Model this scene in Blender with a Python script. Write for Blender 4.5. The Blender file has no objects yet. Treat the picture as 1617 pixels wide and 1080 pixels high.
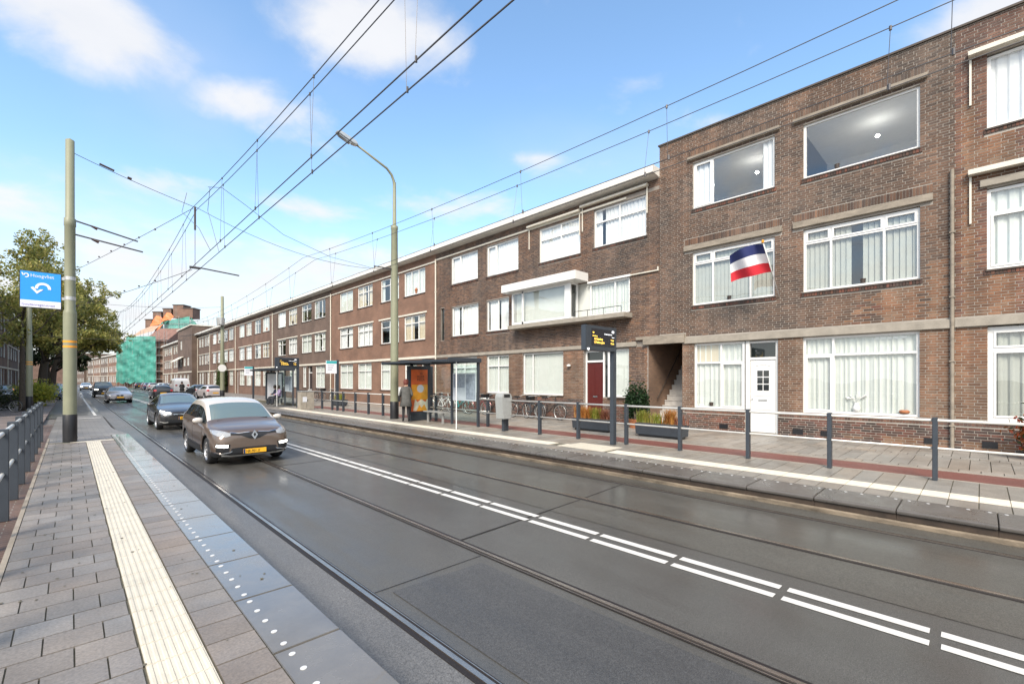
import bpy, bmesh, math, random
import numpy as np
from mathutils import Vector, Matrix
from mathutils.bvhtree import BVHTree
random.seed(7); rng = np.random.default_rng(7)
R = math.radians; PI = math.pi
scene = bpy.context.scene
COL = scene.collection

# ---------------------------------------------------------------- camera
EYE = 1.97                                   # eye height above the carriageway
TH = math.atan(698/719.)                     # the camera looks this far to the right of the street
cam_d = bpy.data.cameras.new('camera'); cam = bpy.data.objects.new('camera', cam_d); COL.objects.link(cam)
cam_d.sensor_width = 36; cam_d.lens = 719/1617*36; cam_d.shift_y = 60/1617; cam_d.clip_start = .05; cam_d.clip_end = 2500
cam.location = (0, 0, EYE); cam.rotation_euler = (PI/2, 0, -TH); scene.camera = cam
CT, ST = math.cos(TH), math.sin(TH)
def view_dir(u, v):                          # direction of a photograph pixel (used for the clouds only)
    l = (u-808)/719.; z = (600-v)/719.
    return Vector((l*CT+ST, -l*ST+CT, z)).normalized()

# ---------------------------------------------------------------- exposure
scene.view_settings.view_transform = 'Standard'; scene.view_settings.look = 'None'
scene.view_settings.exposure = .80; scene.view_settings.gamma = 1
try: scene.view_settings.use_curve_mapping = False
except Exception: pass

# ---------------------------------------------------------------- sky
SUN_EL, SUN_ROT = R(42), R(236)
world = bpy.data.worlds.new('World'); scene.world = world; world.use_nodes = True
wn = world.node_tree.nodes; wl = world.node_tree.links; wn.clear()
def WN(t, **k):
    n = wn.new(t)
    for a, b in k.items(): setattr(n, a, b)
    return n
def wmath(op, a, b=None, c=None, clamp=False):
    n = WN('ShaderNodeMath', operation=op, use_clamp=clamp)
    for i, v in enumerate((a, b, c)):
        if v is None: continue
        if isinstance(v, (int, float)): n.inputs[i].default_value = v
        else: wl.new(v, n.inputs[i])
    return n.outputs[0]
out = WN('ShaderNodeOutputWorld'); bg = WN('ShaderNodeBackground'); bg.inputs['Strength'].default_value = 0.12
sky = WN('ShaderNodeTexSky', sky_type='NISHITA', sun_disc=False, sun_elevation=SUN_EL, sun_rotation=SUN_ROT, air_density=1.15, dust_density=0.6, ozone_density=2.2)
tc = WN('ShaderNodeTexCoord'); sep = WN('ShaderNodeSeparateXYZ'); wl.new(tc.outputs['Generated'], sep.inputs[0])
dz = wmath('MAXIMUM', sep.outputs[2], 0.0)
den = wmath('ADD', dz, 0.22)
cmb = WN('ShaderNodeCombineXYZ'); wl.new(wmath('DIVIDE', sep.outputs[0], den), cmb.inputs[0]); wl.new(wmath('DIVIDE', sep.outputs[1], den), cmb.inputs[1])
n1 = WN('ShaderNodeTexNoise'); n1.inputs['Scale'].default_value = 3.4; n1.inputs['Detail'].default_value = 9; n1.inputs['Roughness'].default_value = .56
n1.inputs['Distortion'].default_value = .25
wl.new(cmb.outputs[0], n1.inputs['Vector'])
n2 = WN('ShaderNodeTexNoise'); n2.inputs['Scale'].default_value = 1.1; n2.inputs['Detail'].default_value = 4
mp = WN('ShaderNodeMapping'); mp.inputs['Location'].default_value = (3.1, 1.7, 0); wl.new(cmb.outputs[0], mp.inputs[0]); wl.new(mp.outputs[0], n2.inputs['Vector'])
blobs = [(145, 45, .13, .06, 1.35), (395, 165, .12, .05, .85), (600, 40, .17, .08, .95), (705, 130, .10, .03, .30), (1570, 15, .10, .05, 1.0),
         (480, 225, .16, .025, .3), (1120, 190, .10, .03, .42), (350, 425, .26, .075, .95), (560, 430, .26, .07, .85), (1000, 250, .16, .03, .50), (760, 330, .22, .035, .42), (200, 500, .30, .08, .9),
         (250, 300, .12, .03, .5), (840, 250, .10, .022, .6), (470, 330, .14, .03, .7), (60, 250, .12, .03, .4), (30, 330, .2, .05, .5), (1010, 130, .06, .02, .35)]
acc = None
# unseen cloud mass added overhead and behind the camera to whiten and soften the daylight
fill_bank = [(Vector((-.50, -.45, .74)).normalized(), 1.0, 1.0, 1.6)]
for c, ra, rb, s in fill_bank+[(view_dir(u, v), ra, rb, s) for u, v, ra, rb, s in blobs]:
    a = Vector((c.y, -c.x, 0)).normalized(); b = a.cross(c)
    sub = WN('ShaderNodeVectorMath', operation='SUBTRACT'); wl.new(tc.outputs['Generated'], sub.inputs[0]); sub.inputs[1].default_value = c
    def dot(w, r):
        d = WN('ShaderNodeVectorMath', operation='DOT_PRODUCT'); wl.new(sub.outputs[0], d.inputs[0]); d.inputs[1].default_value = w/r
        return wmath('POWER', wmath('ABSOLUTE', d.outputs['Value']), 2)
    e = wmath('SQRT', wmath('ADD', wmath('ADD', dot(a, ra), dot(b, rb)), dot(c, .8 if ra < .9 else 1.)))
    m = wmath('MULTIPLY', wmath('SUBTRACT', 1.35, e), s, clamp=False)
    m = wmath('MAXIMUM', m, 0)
    if ra > .9: fill_bankm = wmath('MINIMUM', m, 1)
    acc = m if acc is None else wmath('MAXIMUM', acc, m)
cl = wmath('ADD', acc, wmath('MULTIPLY', wmath('SUBTRACT', n1.outputs[0], .5), 3.0))
mr = WN('ShaderNodeMapRange', interpolation_type='SMOOTHSTEP'); wl.new(cl, mr.inputs[0]); mr.inputs[1].default_value = .22; mr.inputs[2].default_value = 1.25; mr.inputs[4].default_value = .92
# thin general cloud everywhere (also outside the frame), thicker towards the horizon
thin = WN('ShaderNodeMapRange', interpolation_type='SMOOTHSTEP'); wl.new(n2.outputs[0], thin.inputs[0]); thin.inputs[1].default_value = .48; thin.inputs[2].default_value = .9; thin.inputs[4].default_value = .35
hz = WN('ShaderNodeMapRange', interpolation_type='SMOOTHSTEP'); wl.new(sep.outputs[2], hz.inputs[0]); hz.inputs[1].default_value = .36; hz.inputs[2].default_value = .0; hz.inputs[4].default_value = .86
one = wmath('MULTIPLY', wmath('MULTIPLY', wmath('SUBTRACT', 1, mr.outputs[0]), wmath('SUBTRACT', 1, thin.outputs[0])), wmath('SUBTRACT', 1, hz.outputs[0]))
cov = wmath('SUBTRACT', 1, one, clamp=True)
# cloud colour: white tops, slightly grey-blue where the noise is low
ccr = WN('ShaderNodeMixRGB'); wl.new(n1.outputs[0], ccr.inputs[0]); ccr.inputs[1].default_value = (4.0, 4.1, 4.35, 1); ccr.inputs[2].default_value = (5.0, 4.95, 4.95, 1)
skm = WN('ShaderNodeMixRGB', blend_type='MULTIPLY'); skm.inputs[0].default_value = 1; wl.new(sky.outputs[0], skm.inputs[1]); skm.inputs[2].default_value = (1.34, 1.47, 1.48, 1)
ccb = WN('ShaderNodeVectorMath', operation='SCALE'); wl.new(ccr.outputs[0], ccb.inputs[0]); wl.new(wmath('ADD', wmath('MULTIPLY', fill_bankm, .75), 1), ccb.inputs['Scale'])  # the added unseen cloud is made brighter than the rest, for more light
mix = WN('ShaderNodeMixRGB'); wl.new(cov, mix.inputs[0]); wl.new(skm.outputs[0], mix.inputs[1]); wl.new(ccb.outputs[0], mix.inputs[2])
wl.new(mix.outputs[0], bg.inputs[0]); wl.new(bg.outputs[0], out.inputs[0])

# ---------------------------------------------------------------- sun (soft, through thin cloud)
sd = bpy.data.lights.new('sun', 'SUN'); sd.energy = 3.0; sd.angle = R(22); sd.color = (1, .91, .80)
so = bpy.data.objects.new('sun', sd); COL.objects.link(so)
sv = Vector((math.sin(SUN_ROT)*math.cos(SUN_EL), math.cos(SUN_ROT)*math.cos(SUN_EL), math.sin(SUN_EL)))
so.rotation_euler = sv.to_track_quat('Z', 'Y').to_euler(); so.location = sv*60

# ================================================================ materials
MATS = {}
def newmat(name):
    m = bpy.data.materials.new(name); m.use_nodes = True; nt = m.node_tree
    return m, nt, nt.nodes['Principled BSDF'], nt.nodes.new, nt.links.new
def rgba(c): return (c[0], c[1], c[2], 1)
def mat(name, col, rough=.6, metal=0., var=.12, scale=6., bump=0., bscale=60., spec=.5, coat=0., rvar=0., stretch=(1, 1, 1), emit=None, es=1., trans=0.):
    if name in MATS: return MATS[name]
    m, nt, p, N, L = newmat(name)
    g = N('ShaderNodeNewGeometry'); mpn = N('ShaderNodeMapping'); L(g.outputs['Position'], mpn.inputs[0]); mpn.inputs['Scale'].default_value = stretch
    nz = N('ShaderNodeTexNoise'); nz.inputs['Scale'].default_value = scale; nz.inputs['Detail'].default_value = 5; nz.inputs['Roughness'].default_value = .65
    L(mpn.outputs[0], nz.inputs['Vector'])
    mr = N('ShaderNodeMapRange'); L(nz.outputs[0], mr.inputs[0]); mr.inputs[1].default_value = .25; mr.inputs[2].default_value = .75
    mr.inputs[3].default_value = 1-var; mr.inputs[4].default_value = 1+var
    mx = N('ShaderNodeMixRGB'); mx.blend_type = 'MULTIPLY'; mx.inputs[0].default_value = 1; mx.inputs[1].default_value = rgba(col); L(mr.outputs[0], mx.inputs[2])
    L(mx.outputs[0], p.inputs['Base Color'])
    p.inputs['Roughness'].default_value = rough; p.inputs['Metallic'].default_value = metal
    p.inputs['Specular IOR Level'].default_value = spec; p.inputs['Coat Weight'].default_value = coat; p.inputs['Coat Roughness'].default_value = .04
    if rvar:
        r2 = N('ShaderNodeMapRange'); L(nz.outputs[0], r2.inputs[0]); r2.inputs[1].default_value = .3; r2.inputs[2].default_value = .7
        r2.inputs[3].default_value = max(.03, rough-rvar); r2.inputs[4].default_value = rough+rvar; L(r2.outputs[0], p.inputs['Roughness'])
    if bump:
        n3 = N('ShaderNodeTexNoise'); n3.inputs['Scale'].default_value = bscale; n3.inputs['Detail'].default_value = 3; L(mpn.outputs[0], n3.inputs['Vector'])
        b = N('ShaderNodeBump'); b.inputs['Strength'].default_value = bump; b.inputs['Distance'].default_value = .01; L(n3.outputs[0], b.inputs['Height']); L(b.outputs[0], p.inputs['Normal'])
    if emit: p.inputs['Emission Color'].default_value = rgba(emit); p.inputs['Emission Strength'].default_value = es
    if trans: p.inputs['Transmission Weight'].default_value = trans
    MATS[name] = m; return m

def attr_mat(name, rough=.85, dirt=.35, bump=.5, dscale=.5, tint=(1, 1, 1), wet=0.):
    """colour per piece from the mesh attribute Col, weathering from noise"""
    m, nt, p, N, L = newmat(name)
    a = N('ShaderNodeAttribute'); a.attribute_name = 'Col'
    g = N('ShaderNodeNewGeometry')
    n1 = N('ShaderNodeTexNoise'); n1.inputs['Scale'].default_value = dscale; n1.inputs['Detail'].default_value = 8; n1.inputs['Roughness'].default_value = .62; L(g.outputs['Position'], n1.inputs['Vector'])
    mr = N('ShaderNodeMapRange'); L(n1.outputs[0], mr.inputs[0]); mr.inputs[1].default_value = .35; mr.inputs[2].default_value = .65; mr.inputs[3].default_value = 1-dirt; mr.inputs[4].default_value = 1.08
    n2 = N('ShaderNodeTexNoise'); n2.inputs['Scale'].default_value = 55; n2.inputs['Detail'].default_value = 4; L(g.outputs['Position'], n2.inputs['Vector'])
    m2 = N('ShaderNodeMapRange'); L(n2.outputs[0], m2.inputs[0]); m2.inputs[1].default_value = .3; m2.inputs[2].default_value = .7; m2.inputs[3].default_value = .82; m2.inputs[4].default_value = 1.18
    ms = N('ShaderNodeMapping'); ms.inputs['Scale'].default_value = (2.6, 2.6, .2); L(g.outputs['Position'], ms.inputs[0]); n4 = N('ShaderNodeTexNoise'); n4.inputs['Scale'].default_value = 1; n4.inputs['Detail'].default_value = 4; L(ms.outputs[0], n4.inputs['Vector'])
    m4 = N('ShaderNodeMapRange'); L(n4.outputs[0], m4.inputs[0]); m4.inputs[1].default_value = .42; m4.inputs[2].default_value = .62; m4.inputs[3].default_value = 1-dirt*.7; m4.inputs[4].default_value = 1.06
    mu0 = N('ShaderNodeMath'); mu0.operation = 'MULTIPLY'; L(mr.outputs[0], mu0.inputs[0]); L(m4.outputs[0], mu0.inputs[1])
    mu = N('ShaderNodeMath'); mu.operation = 'MULTIPLY'; L(mu0.outputs[0], mu.inputs[0]); L(m2.outputs[0], mu.inputs[1])
    mx = N('ShaderNodeMixRGB'); mx.blend_type = 'MULTIPLY'; mx.inputs[0].default_value = 1; L(a.outputs['Color'], mx.inputs[1]); L(mu.outputs[0], mx.inputs[2])
    n5 = N('ShaderNodeTexNoise'); n5.inputs['Scale'].default_value = dscale*.6; n5.inputs['Detail'].default_value = 6; L(ms.outputs[0], n5.inputs['Vector']); n6 = N('ShaderNodeTexNoise'); n6.inputs['Scale'].default_value = .45; n6.inputs['Detail'].default_value = 5; L(g.outputs['Position'], n6.inputs['Vector'])
    hc = N('ShaderNodeValToRGB'); L(n6.outputs[0], hc.inputs[0]); hc.color_ramp.elements[0].position = .38; hc.color_ramp.elements[0].color = (1-dirt*.2, 1-dirt*.1, 1, 1); hc.color_ramp.elements[1].position = .62; hc.color_ramp.elements[1].color = (1+dirt*.45, 1-dirt*.05, 1-dirt*.4, 1)
    hx = N('ShaderNodeMixRGB'); hx.blend_type = 'MULTIPLY'; hx.inputs[0].default_value = 1; L(mx.outputs[0], hx.inputs[1]); L(hc.outputs[0], hx.inputs[2])
    L(hx.outputs[0], p.inputs['Base Color']); p.inputs['Roughness'].default_value = rough
    if wet:
        r2 = N('ShaderNodeMapRange'); L(n1.outputs[0], r2.inputs[0]); r2.inputs[1].default_value = .4; r2.inputs[2].default_value = .6; r2.inputs[3].default_value = rough-wet; r2.inputs[4].default_value = rough+.08; L(r2.outputs[0], p.inputs['Roughness'])
    b = N('ShaderNodeBump'); b.inputs['Strength'].default_value = bump; b.inputs['Distance'].default_value = .004; L(n2.outputs[0], b.inputs['Height']); L(b.outputs[0], p.inputs['Normal'])
    MATS[name] = m; return m

def brickwork(name, c1, c2, mortar, bw=.22, rh=.066, flat=False, rough=.85, dirt=.3, msize=.007):
    """brick pattern for walls and pavings too far away to tell the pieces apart"""
    m, nt, p, N, L = newmat(name)
    g = N('ShaderNodeNewGeometry'); s = N('ShaderNodeSeparateXYZ'); L(g.outputs['Position'], s.inputs[0])
    c = N('ShaderNodeCombineXYZ')
    if flat: L(s.outputs[0], c.inputs[0]); L(s.outputs[1], c.inputs[1])
    else:
        a = N('ShaderNodeMath'); a.operation = 'ADD'; L(s.outputs[0], a.inputs[0]); L(s.outputs[1], a.inputs[1]); L(a.outputs[0], c.inputs[0]); L(s.outputs[2], c.inputs[1])
    bt = N('ShaderNodeTexBrick'); L(c.outputs[0], bt.inputs['Vector']); bt.inputs['Scale'].default_value = 1
    bt.inputs['Color1'].default_value = rgba(c1); bt.inputs['Color2'].default_value = rgba(c2); bt.inputs['Mortar'].default_value = rgba(mortar)
    bt.inputs['Mortar Size'].default_value = msize; bt.inputs['Brick Width'].default_value = bw; bt.inputs['Row Height'].default_value = rh; bt.inputs['Mortar Smooth'].default_value = .3
    n1 = N('ShaderNodeTexNoise'); n1.inputs['Scale'].default_value = .7; n1.inputs['Detail'].default_value = 7; L(g.outputs['Position'], n1.inputs['Vector'])
    mr = N('ShaderNodeMapRange'); L(n1.outputs[0], mr.inputs[0]); mr.inputs[1].default_value = .35; mr.inputs[2].default_value = .65; mr.inputs[3].default_value = 1-dirt; mr.inputs[4].default_value = 1.1
    mx = N('ShaderNodeMixRGB'); mx.blend_type = 'MULTIPLY'; mx.inputs[0].default_value = 1; L(bt.outputs[0], mx.inputs[1]); L(mr.outputs[0], mx.inputs[2]); L(mx.outputs[0], p.inputs['Base Color'])
    p.inputs['Roughness'].default_value = rough
    b = N('ShaderNodeBump'); b.invert = True; b.inputs['Strength'].default_value = .5; b.inputs['Distance'].default_value = .006; L(bt.outputs['Fac'], b.inputs['Height']); L(b.outputs[0], p.inputs['Normal'])
    MATS[name] = m; return m

def glass_mat(name, tint=(.95, .97, .965), ior=1.55, rough=.0):
    m, nt, p, N, L = newmat(name); nt.nodes.remove(p); o = nt.nodes['Material Output']
    t = N('ShaderNodeBsdfTransparent'); t.inputs[0].default_value = rgba(tint); gl = N('ShaderNodeBsdfGlossy'); gl.inputs['Roughness'].default_value = rough
    gl.inputs[0].default_value = (.95, .97, 1, 1)
    f = N('ShaderNodeFresnel'); f.inputs['IOR'].default_value = ior
    g = N('ShaderNodeNewGeometry'); nz = N('ShaderNodeTexNoise'); nz.inputs['Scale'].default_value = 1.3; nz.inputs['Detail'].default_value = 1; L(g.outputs['Position'], nz.inputs['Vector'])
    b = N('ShaderNodeBump'); b.inputs['Strength'].default_value = .12; b.inputs['Distance'].default_value = .03; L(nz.outputs[0], b.inputs['Height']); L(b.outputs[0], gl.inputs['Normal'])
    bf = N('ShaderNodeMixRGB'); L(g.outputs['Backfacing'], bf.inputs[0]); L(f.outputs[0], bf.inputs[1]); bf.inputs[2].default_value = (.08, .08, .08, 1)
    mx = N('ShaderNodeMixShader'); L(bf.outputs[0], mx.inputs[0]); L(t.outputs[0], mx.inputs[1]); L(gl.outputs[0], mx.inputs[2]); L(mx.outputs[0], o.inputs[0])
    MATS[name] = m; return m

def asphalt(name, base, wet=.30, warm=0., coat=.7):
    m, nt, p, N, L = newmat(name)
    def noise(src, sc, det=6, ro=.6):
        n = N('ShaderNodeTexNoise'); n.inputs['Scale'].default_value = sc; n.inputs['Detail'].default_value = det; n.inputs['Roughness'].default_value = ro; L(src, n.inputs['Vector']); return n.outputs[0]
    def rng_(v, a, b, c, d):
        n = N('ShaderNodeMapRange'); L(v, n.inputs[0]); n.inputs[1].default_value = a; n.inputs[2].default_value = b; n.inputs[3].default_value = c; n.inputs[4].default_value = d; return n.outputs[0]
    def mul(a, b):
        n = N('ShaderNodeMath'); n.operation = 'MULTIPLY'; L(a, n.inputs[0]); L(b, n.inputs[1]); return n.outputs[0]
    g = N('ShaderNodeNewGeometry'); P = g.outputs['Position']; mpn = N('ShaderNodeMapping'); mpn.inputs['Scale'].default_value = (1, .12, 1); L(P, mpn.inputs[0])
    long_ = noise(mpn.outputs[0], 1.5, 7); patch = noise(P, .55, 8, .68); grit = noise(P, 120, 2); grit2 = noise(P, 38, 3, .7)
    spk = N('ShaderNodeTexVoronoi'); spk.inputs['Scale'].default_value = 1.9; L(P, spk.inputs['Vector'])
    wsp = N('ShaderNodeTexVoronoi'); wsp.inputs['Scale'].default_value = 1.15; L(P, wsp.inputs['Vector'])
    f = mul(mul(rng_(long_, .35, .65, .82, 1.18), rng_(patch, .35, .65, .88, 1.12)), mul(rng_(grit, .3, .7, .55, 1.45), rng_(grit2, .3, .7, .82, 1.18)))
    f = mul(f, rng_(spk.outputs['Distance'], .022, .034, .35, 1)); f = mul(f, rng_(wsp.outputs['Distance'], .012, .018, 3.2, 1))
    mx = N('ShaderNodeMixRGB'); mx.blend_type = 'MULTIPLY'; mx.inputs[0].default_value = 1; mx.inputs[1].default_value = (base, base*(.985-warm*.25), base*(.96-warm), 1); L(f, mx.inputs[2]); L(mx.outputs[0], p.inputs['Base Color'])
    L(rng_(long_, .35, .65, wet+.02, wet+.28), p.inputs['Roughness'])
    L(mul(rng_(long_, .62, .40, .05, coat), rng_(patch, .62, .42, .35, 1.)), p.inputs['Coat Weight']); p.inputs['Coat Roughness'].default_value = .13
    b = N('ShaderNodeBump'); b.inputs['Strength'].default_value = .55; b.inputs['Distance'].default_value = .005; L(grit, b.inputs['Height']); L(b.outputs[0], p.inputs['Normal'])
    b2 = N('ShaderNodeBump'); b2.inputs['Strength'].default_value = .25; b2.inputs['Distance'].default_value = .004; L(grit2, b2.inputs['Height']); L(b2.outputs[0], p.inputs['Coat Normal'])
    MATS[name] = m; return m

asphalt('asphalt_wet', .074, .32, warm=.10); asphalt('asphalt_brown', .074, .34, warm=.17); asphalt('gutter', .12, .42, coat=.15); asphalt('asphalt_patch', .062, .38, coat=.2)
mat('ground_far', (.12, .11, .10), .8)
attr_mat('brick_piece', .86, .38, .5, .55)
attr_mat('tile_piece', .55, .12, .5, 1.2, wet=.2)
attr_mat('slab_piece', .26, .25, .25, 2.2, wet=.18)
mat('mortar_light', (.33, .30, .26), .9, var=.25, scale=2, bump=.4)
mat('mortar_dark', (.25, .22, .19), .9, var=.25, scale=2, bump=.4)
mat('joint_sand', (.115, .105, .075), .9, var=.4, scale=9)
mat('concrete', (.29, .26, .215), .8, var=.22, scale=3, bump=.4, bscale=40)
mat('concrete_old', (.25, .215, .17), .85, var=.35, scale=2.5, bump=.5, bscale=30, stretch=(1, 1, 3))
mat('white_paint', (.70, .69, .66), .35, var=.05, scale=3)
mat('white_pvc', (.70, .70, .68), .25, var=.03, scale=2)
mat('cornice_white', (.66, .64, .59), .5, var=.14, scale=2); mat('cream_paint', (.62, .58, .49), .5, var=.12, scale=3)
mat('brown_paint', (.045, .032, .024), .5, var=.1)
mat('sill_dark', (.07, .055, .045), .7, var=.3)
mat('curtain_sheer', (.58, .60, .56), .9, var=.05, scale=3)
mat('curtain_white', (.72, .72, .71), .9, var=.05, scale=3)
mat('curtain_grey', (.36, .37, .33), .9, var=.08, scale=3)
mat('curtain_beige', (.55, .48, .36), .9, var=.08, scale=3)
mat('room', (.40, .38, .35), .9); mat('room_white', (.82, .82, .80), .85, var=.04); mat('room_dark', (.05, .04, .035), .9)
glass_mat('glass', ior=2.0); glass_mat('glass_clear', (.9, .97, .96), 1.45)
mat('metal_anthracite', (.052, .062, .075), .42, metal=.3, var=.1)
mat('galvanised', (.52, .52, .50), .38, metal=.6, var=.12, scale=14)
mat('rail_cream', (.55, .54, .50), .35, metal=.3, var=.1)
mat('pole_green', (.215, .22, .145), .5, var=.08, scale=3)
mat('pole_black', (.012, .012, .014), .45, var=.2)
mat('tape_orange', (.75, .30, .02), .5, var=.05)
mat('wire', (.09, .085, .085), .5, metal=.5); mat('insulator', (.05, .03, .025), .4)
mat('rail_steel', (.42, .37, .32), .24, metal=.9, var=.3, scale=6, stretch=(1, .3, 1)); mat('rail_groove', (.014, .010, .008), .6)
mat('road_paint', (.60, .585, .55), .45, var=.12, scale=9, bump=.2)
mat('tactile', (.56, .51, .41), .55, var=.12, scale=5, bump=.2)
mat('dot_white', (.55, .55, .54), .4, var=.05)
mat('cycle_red', (.17, .062, .048), .55, var=.12, scale=2, bump=.4, bscale=150)
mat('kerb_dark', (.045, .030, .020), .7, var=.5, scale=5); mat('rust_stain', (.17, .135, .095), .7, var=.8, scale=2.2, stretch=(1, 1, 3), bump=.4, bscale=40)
mat('tyre', (.014, .014, .015), .7); mat('alloy', (.42, .42, .43), .3, metal=.85); mat('car_black', (.012, .012, .013), .4)
mat('car_glass', (.010, .014, .014), .03, spec=.9, coat=.3, var=0); mat('screen_glass', (.11, .15, .145), .03, spec=.9, coat=1., var=0)
mat('lamp_lens', (.27, .28, .29), .08, spec=.8, coat=1., var=.25, scale=22); mat('room_lamp', (.9, .9, .9), .3, emit=(1, .97, .9), es=60.); mat('lamp_lit', (.9, .92, .9), .2, emit=(1, .96, .85), es=4.)
mat('chrome', (.75, .75, .76), .12, metal=1., var=.02); mat('plate_yellow', (.80, .42, .02), .4, var=.03); mat('letter_black', (.01, .01, .01), .5)
mat('tail_red', (.35, .012, .01), .15, coat=1.)
mat('bark', (.075, .06, .045), .9, var=.4, scale=9, bump=.8, bscale=25)
mat('skin', (.50, .30, .21), .6, var=.05); mat('hair_dark', (.02, .014, .01), .6)
mat('terracotta', (.32, .12, .05), .7)

mat('slab_right', (.105, .095, .085), .34, var=.22, scale=2.5, rvar=.15, bump=.25, bscale=60)
mat('slab_left', (.145, .135, .122), .20, var=.22, scale=2.6, rvar=.17, bump=.08, bscale=70, coat=.6, spec=.4)

# ================================================================ mesh helpers
class MB:
    def __init__(s): s.v = []; s.f = []; s.m = []; s.c = []
    def quad(s, a, b, c, d, m=0): n = len(s.v); s.v += [a, b, c, d]; s.f.append((n, n+1, n+2, n+3)); s.m.append(m); return s
    def poly(s, pts, m=0): n = len(s.v); s.v += list(pts); s.f.append(tuple(range(n, n+len(pts)))); s.m.append(m); return s
    def box(s, x0, x1, y0, y1, z0, z1, m=0):
        if x0 > x1: x0, x1 = x1, x0
        if y0 > y1: y0, y1 = y1, y0
        if z0 > z1: z0, z1 = z1, z0
        n = len(s.v); s.v += [(x0, y0, z0), (x1, y0, z0), (x1, y1, z0), (x0, y1, z0), (x0, y0, z1), (x1, y0, z1), (x1, y1, z1), (x0, y1, z1)]
        s.f += [(n, n+3, n+2, n+1), (n+4, n+5, n+6, n+7), (n, n+1, n+5, n+4), (n+1, n+2, n+6, n+5), (n+2, n+3, n+7, n+6), (n+3, n, n+4, n+7)]; s.m += [m]*6; return s
    def prism(s, poly, axis, a, b, m=0):
        """poly: 2-D outline; axis 'y': (x,z) swept in y; 'x': (y,z) swept in x; 'z': (x,y) swept in z"""
        def P(p, t): return (p[0], t, p[1]) if axis == 'y' else (t, p[0], p[1]) if axis == 'x' else (p[0], p[1], t)
        n = len(s.v); k = len(poly); s.v += [P(p, a) for p in poly]+[P(p, b) for p in poly]
        s.f += [tuple(range(n, n+k))[::-1], tuple(range(n+k, n+2*k))]+[(n+i, n+(i+1) % k, n+k+(i+1) % k, n+k+i) for i in range(k)]; s.m += [m]*(k+2); return s
    def tube(s, pts, r, n=8, m=0, caps=True):
        pts = [Vector(p) for p in pts]; k = len(pts); rr = r if isinstance(r, (list, tuple)) else [r]*k; base = len(s.v); up = None
        for i, p in enumerate(pts):
            t = (pts[min(i+1, k-1)]-pts[max(i-1, 0)]).normalized()
            if up is None: up = Vector((0, 0, 1)) if abs(t.z) < .9 else Vector((0, 1, 0))
            a = t.cross(up).normalized(); b = a.cross(t).normalized(); up = b
            for j in range(n):
                th = 2*PI*j/n; q = p+(a*math.cos(th)+b*math.sin(th))*rr[i]; s.v.append(tuple(q))
        for i in range(k-1):
            for j in range(n):
                s.f.append((base+i*n+j, base+i*n+(j+1) % n, base+(i+1)*n+(j+1) % n, base+(i+1)*n+j)); s.m.append(m)
        if caps: s.f.append(tuple(base+j for j in range(n))[::-1]); s.f.append(tuple(base+(k-1)*n+j for j in range(n))); s.m += [m, m]
        return s
    def cyl(s, c, r, h, n=16, m=0, r2=None, axis='z'):
        d = {'z': (0, 0, 1), 'x': (1, 0, 0), 'y': (0, 1, 0)}[axis]
        return s.tube([c, tuple(c[i]+d[i]*h for i in range(3))], [r, r if r2 is None else r2], n, m)
    def lathe(s, prof, c=(0, 0, 0), n=24, m=0, axis='z'):
        """prof: (radius, height) pairs along the axis"""
        base = len(s.v)
        for r, h in prof:
            for j in range(n):
                a = 2*PI*j/n; x, y = r*math.cos(a), r*math.sin(a)
                s.v.append((c[0]+x, c[1]+y, c[2]+h) if axis == 'z' else (c[0]+h, c[1]+x, c[2]+y))
        for i in range(len(prof)-1):
            for j in range(n): s.f.append((base+i*n+j, base+i*n+(j+1) % n, base+(i+1)*n+(j+1) % n, base+(i+1)*n+j)); s.m.append(m)
        return s
    def mesh(s, name, mats, smooth=False):
        me = bpy.data.meshes.new(name); me.from_pydata([tuple(v) for v in s.v], [], s.f)
        for q in (mats if isinstance(mats, (list, tuple)) else [mats]): me.materials.append(MATS[q])
        me.polygons.foreach_set('material_index', s.m)
        me.polygons.foreach_set('use_smooth', [bool(smooth)]*len(s.f))
        me.update(); return me
    def build(s, name, mats, parent=None, smooth=False, loc=None, bevel=0, fix=True):
        me = s.mesh(name, mats, smooth)
        if bevel or fix:
            bm = bmesh.new(); bm.from_mesh(me)
            if fix: bmesh.ops.recalc_face_normals(bm, faces=bm.faces)
            if bevel: bmesh.ops.bevel(bm, geom=bm.edges[:], offset=bevel, segments=2, affect='EDGES', clamp_overlap=True)
            bm.to_mesh(me); bm.free()
        return link(name, me, parent, loc)
def link(name, me, parent=None, loc=None):
    o = bpy.data.objects.new(name, me); COL.objects.link(o)
    if parent is not None: o.parent = parent
    if loc is not None: o.location = loc
    return o
def thing(name, label, cat, loc=(0, 0, 0), rz=0, group=None):
    o = bpy.data.objects.new(name, None); COL.objects.link(o); o.location = loc; o.rotation_euler = (0, 0, rz); o.empty_display_size = .2
    return tag(o, label, cat, group)
def tag(o, label=None, cat=None, group=None, kind=None):
    for k, v in (('label', label), ('category', cat), ('group', group), ('kind', kind)):
        if v: o[k] = v
    return o
def struct(o): o['kind'] = 'structure'; return o
def stuff(o): o['kind'] = 'stuff'; return o
def dup(root, loc=None, rz=None, label=None, group=None, swap=None):
    def cp(o, par):
        c = o.copy(); COL.objects.link(c)
        if par is not None: c.parent = par
        if swap and o.type == 'MESH' and any(ms.material and ms.material.name in swap for ms in o.material_slots):
            c.data = o.data.copy()
            for i, ms in enumerate(c.data.materials):
                if ms and ms.name in swap: c.data.materials[i] = MATS[swap[ms.name]]
        for ch in o.children: cp(ch, c)
        return c
    r = cp(root, None)
    if loc is not None: r.location = loc
    if rz is not None: r.rotation_euler = (0, 0, rz)
    if label: r['label'] = label
    if group: r['group'] = group
    return r
FONT = {}
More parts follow.
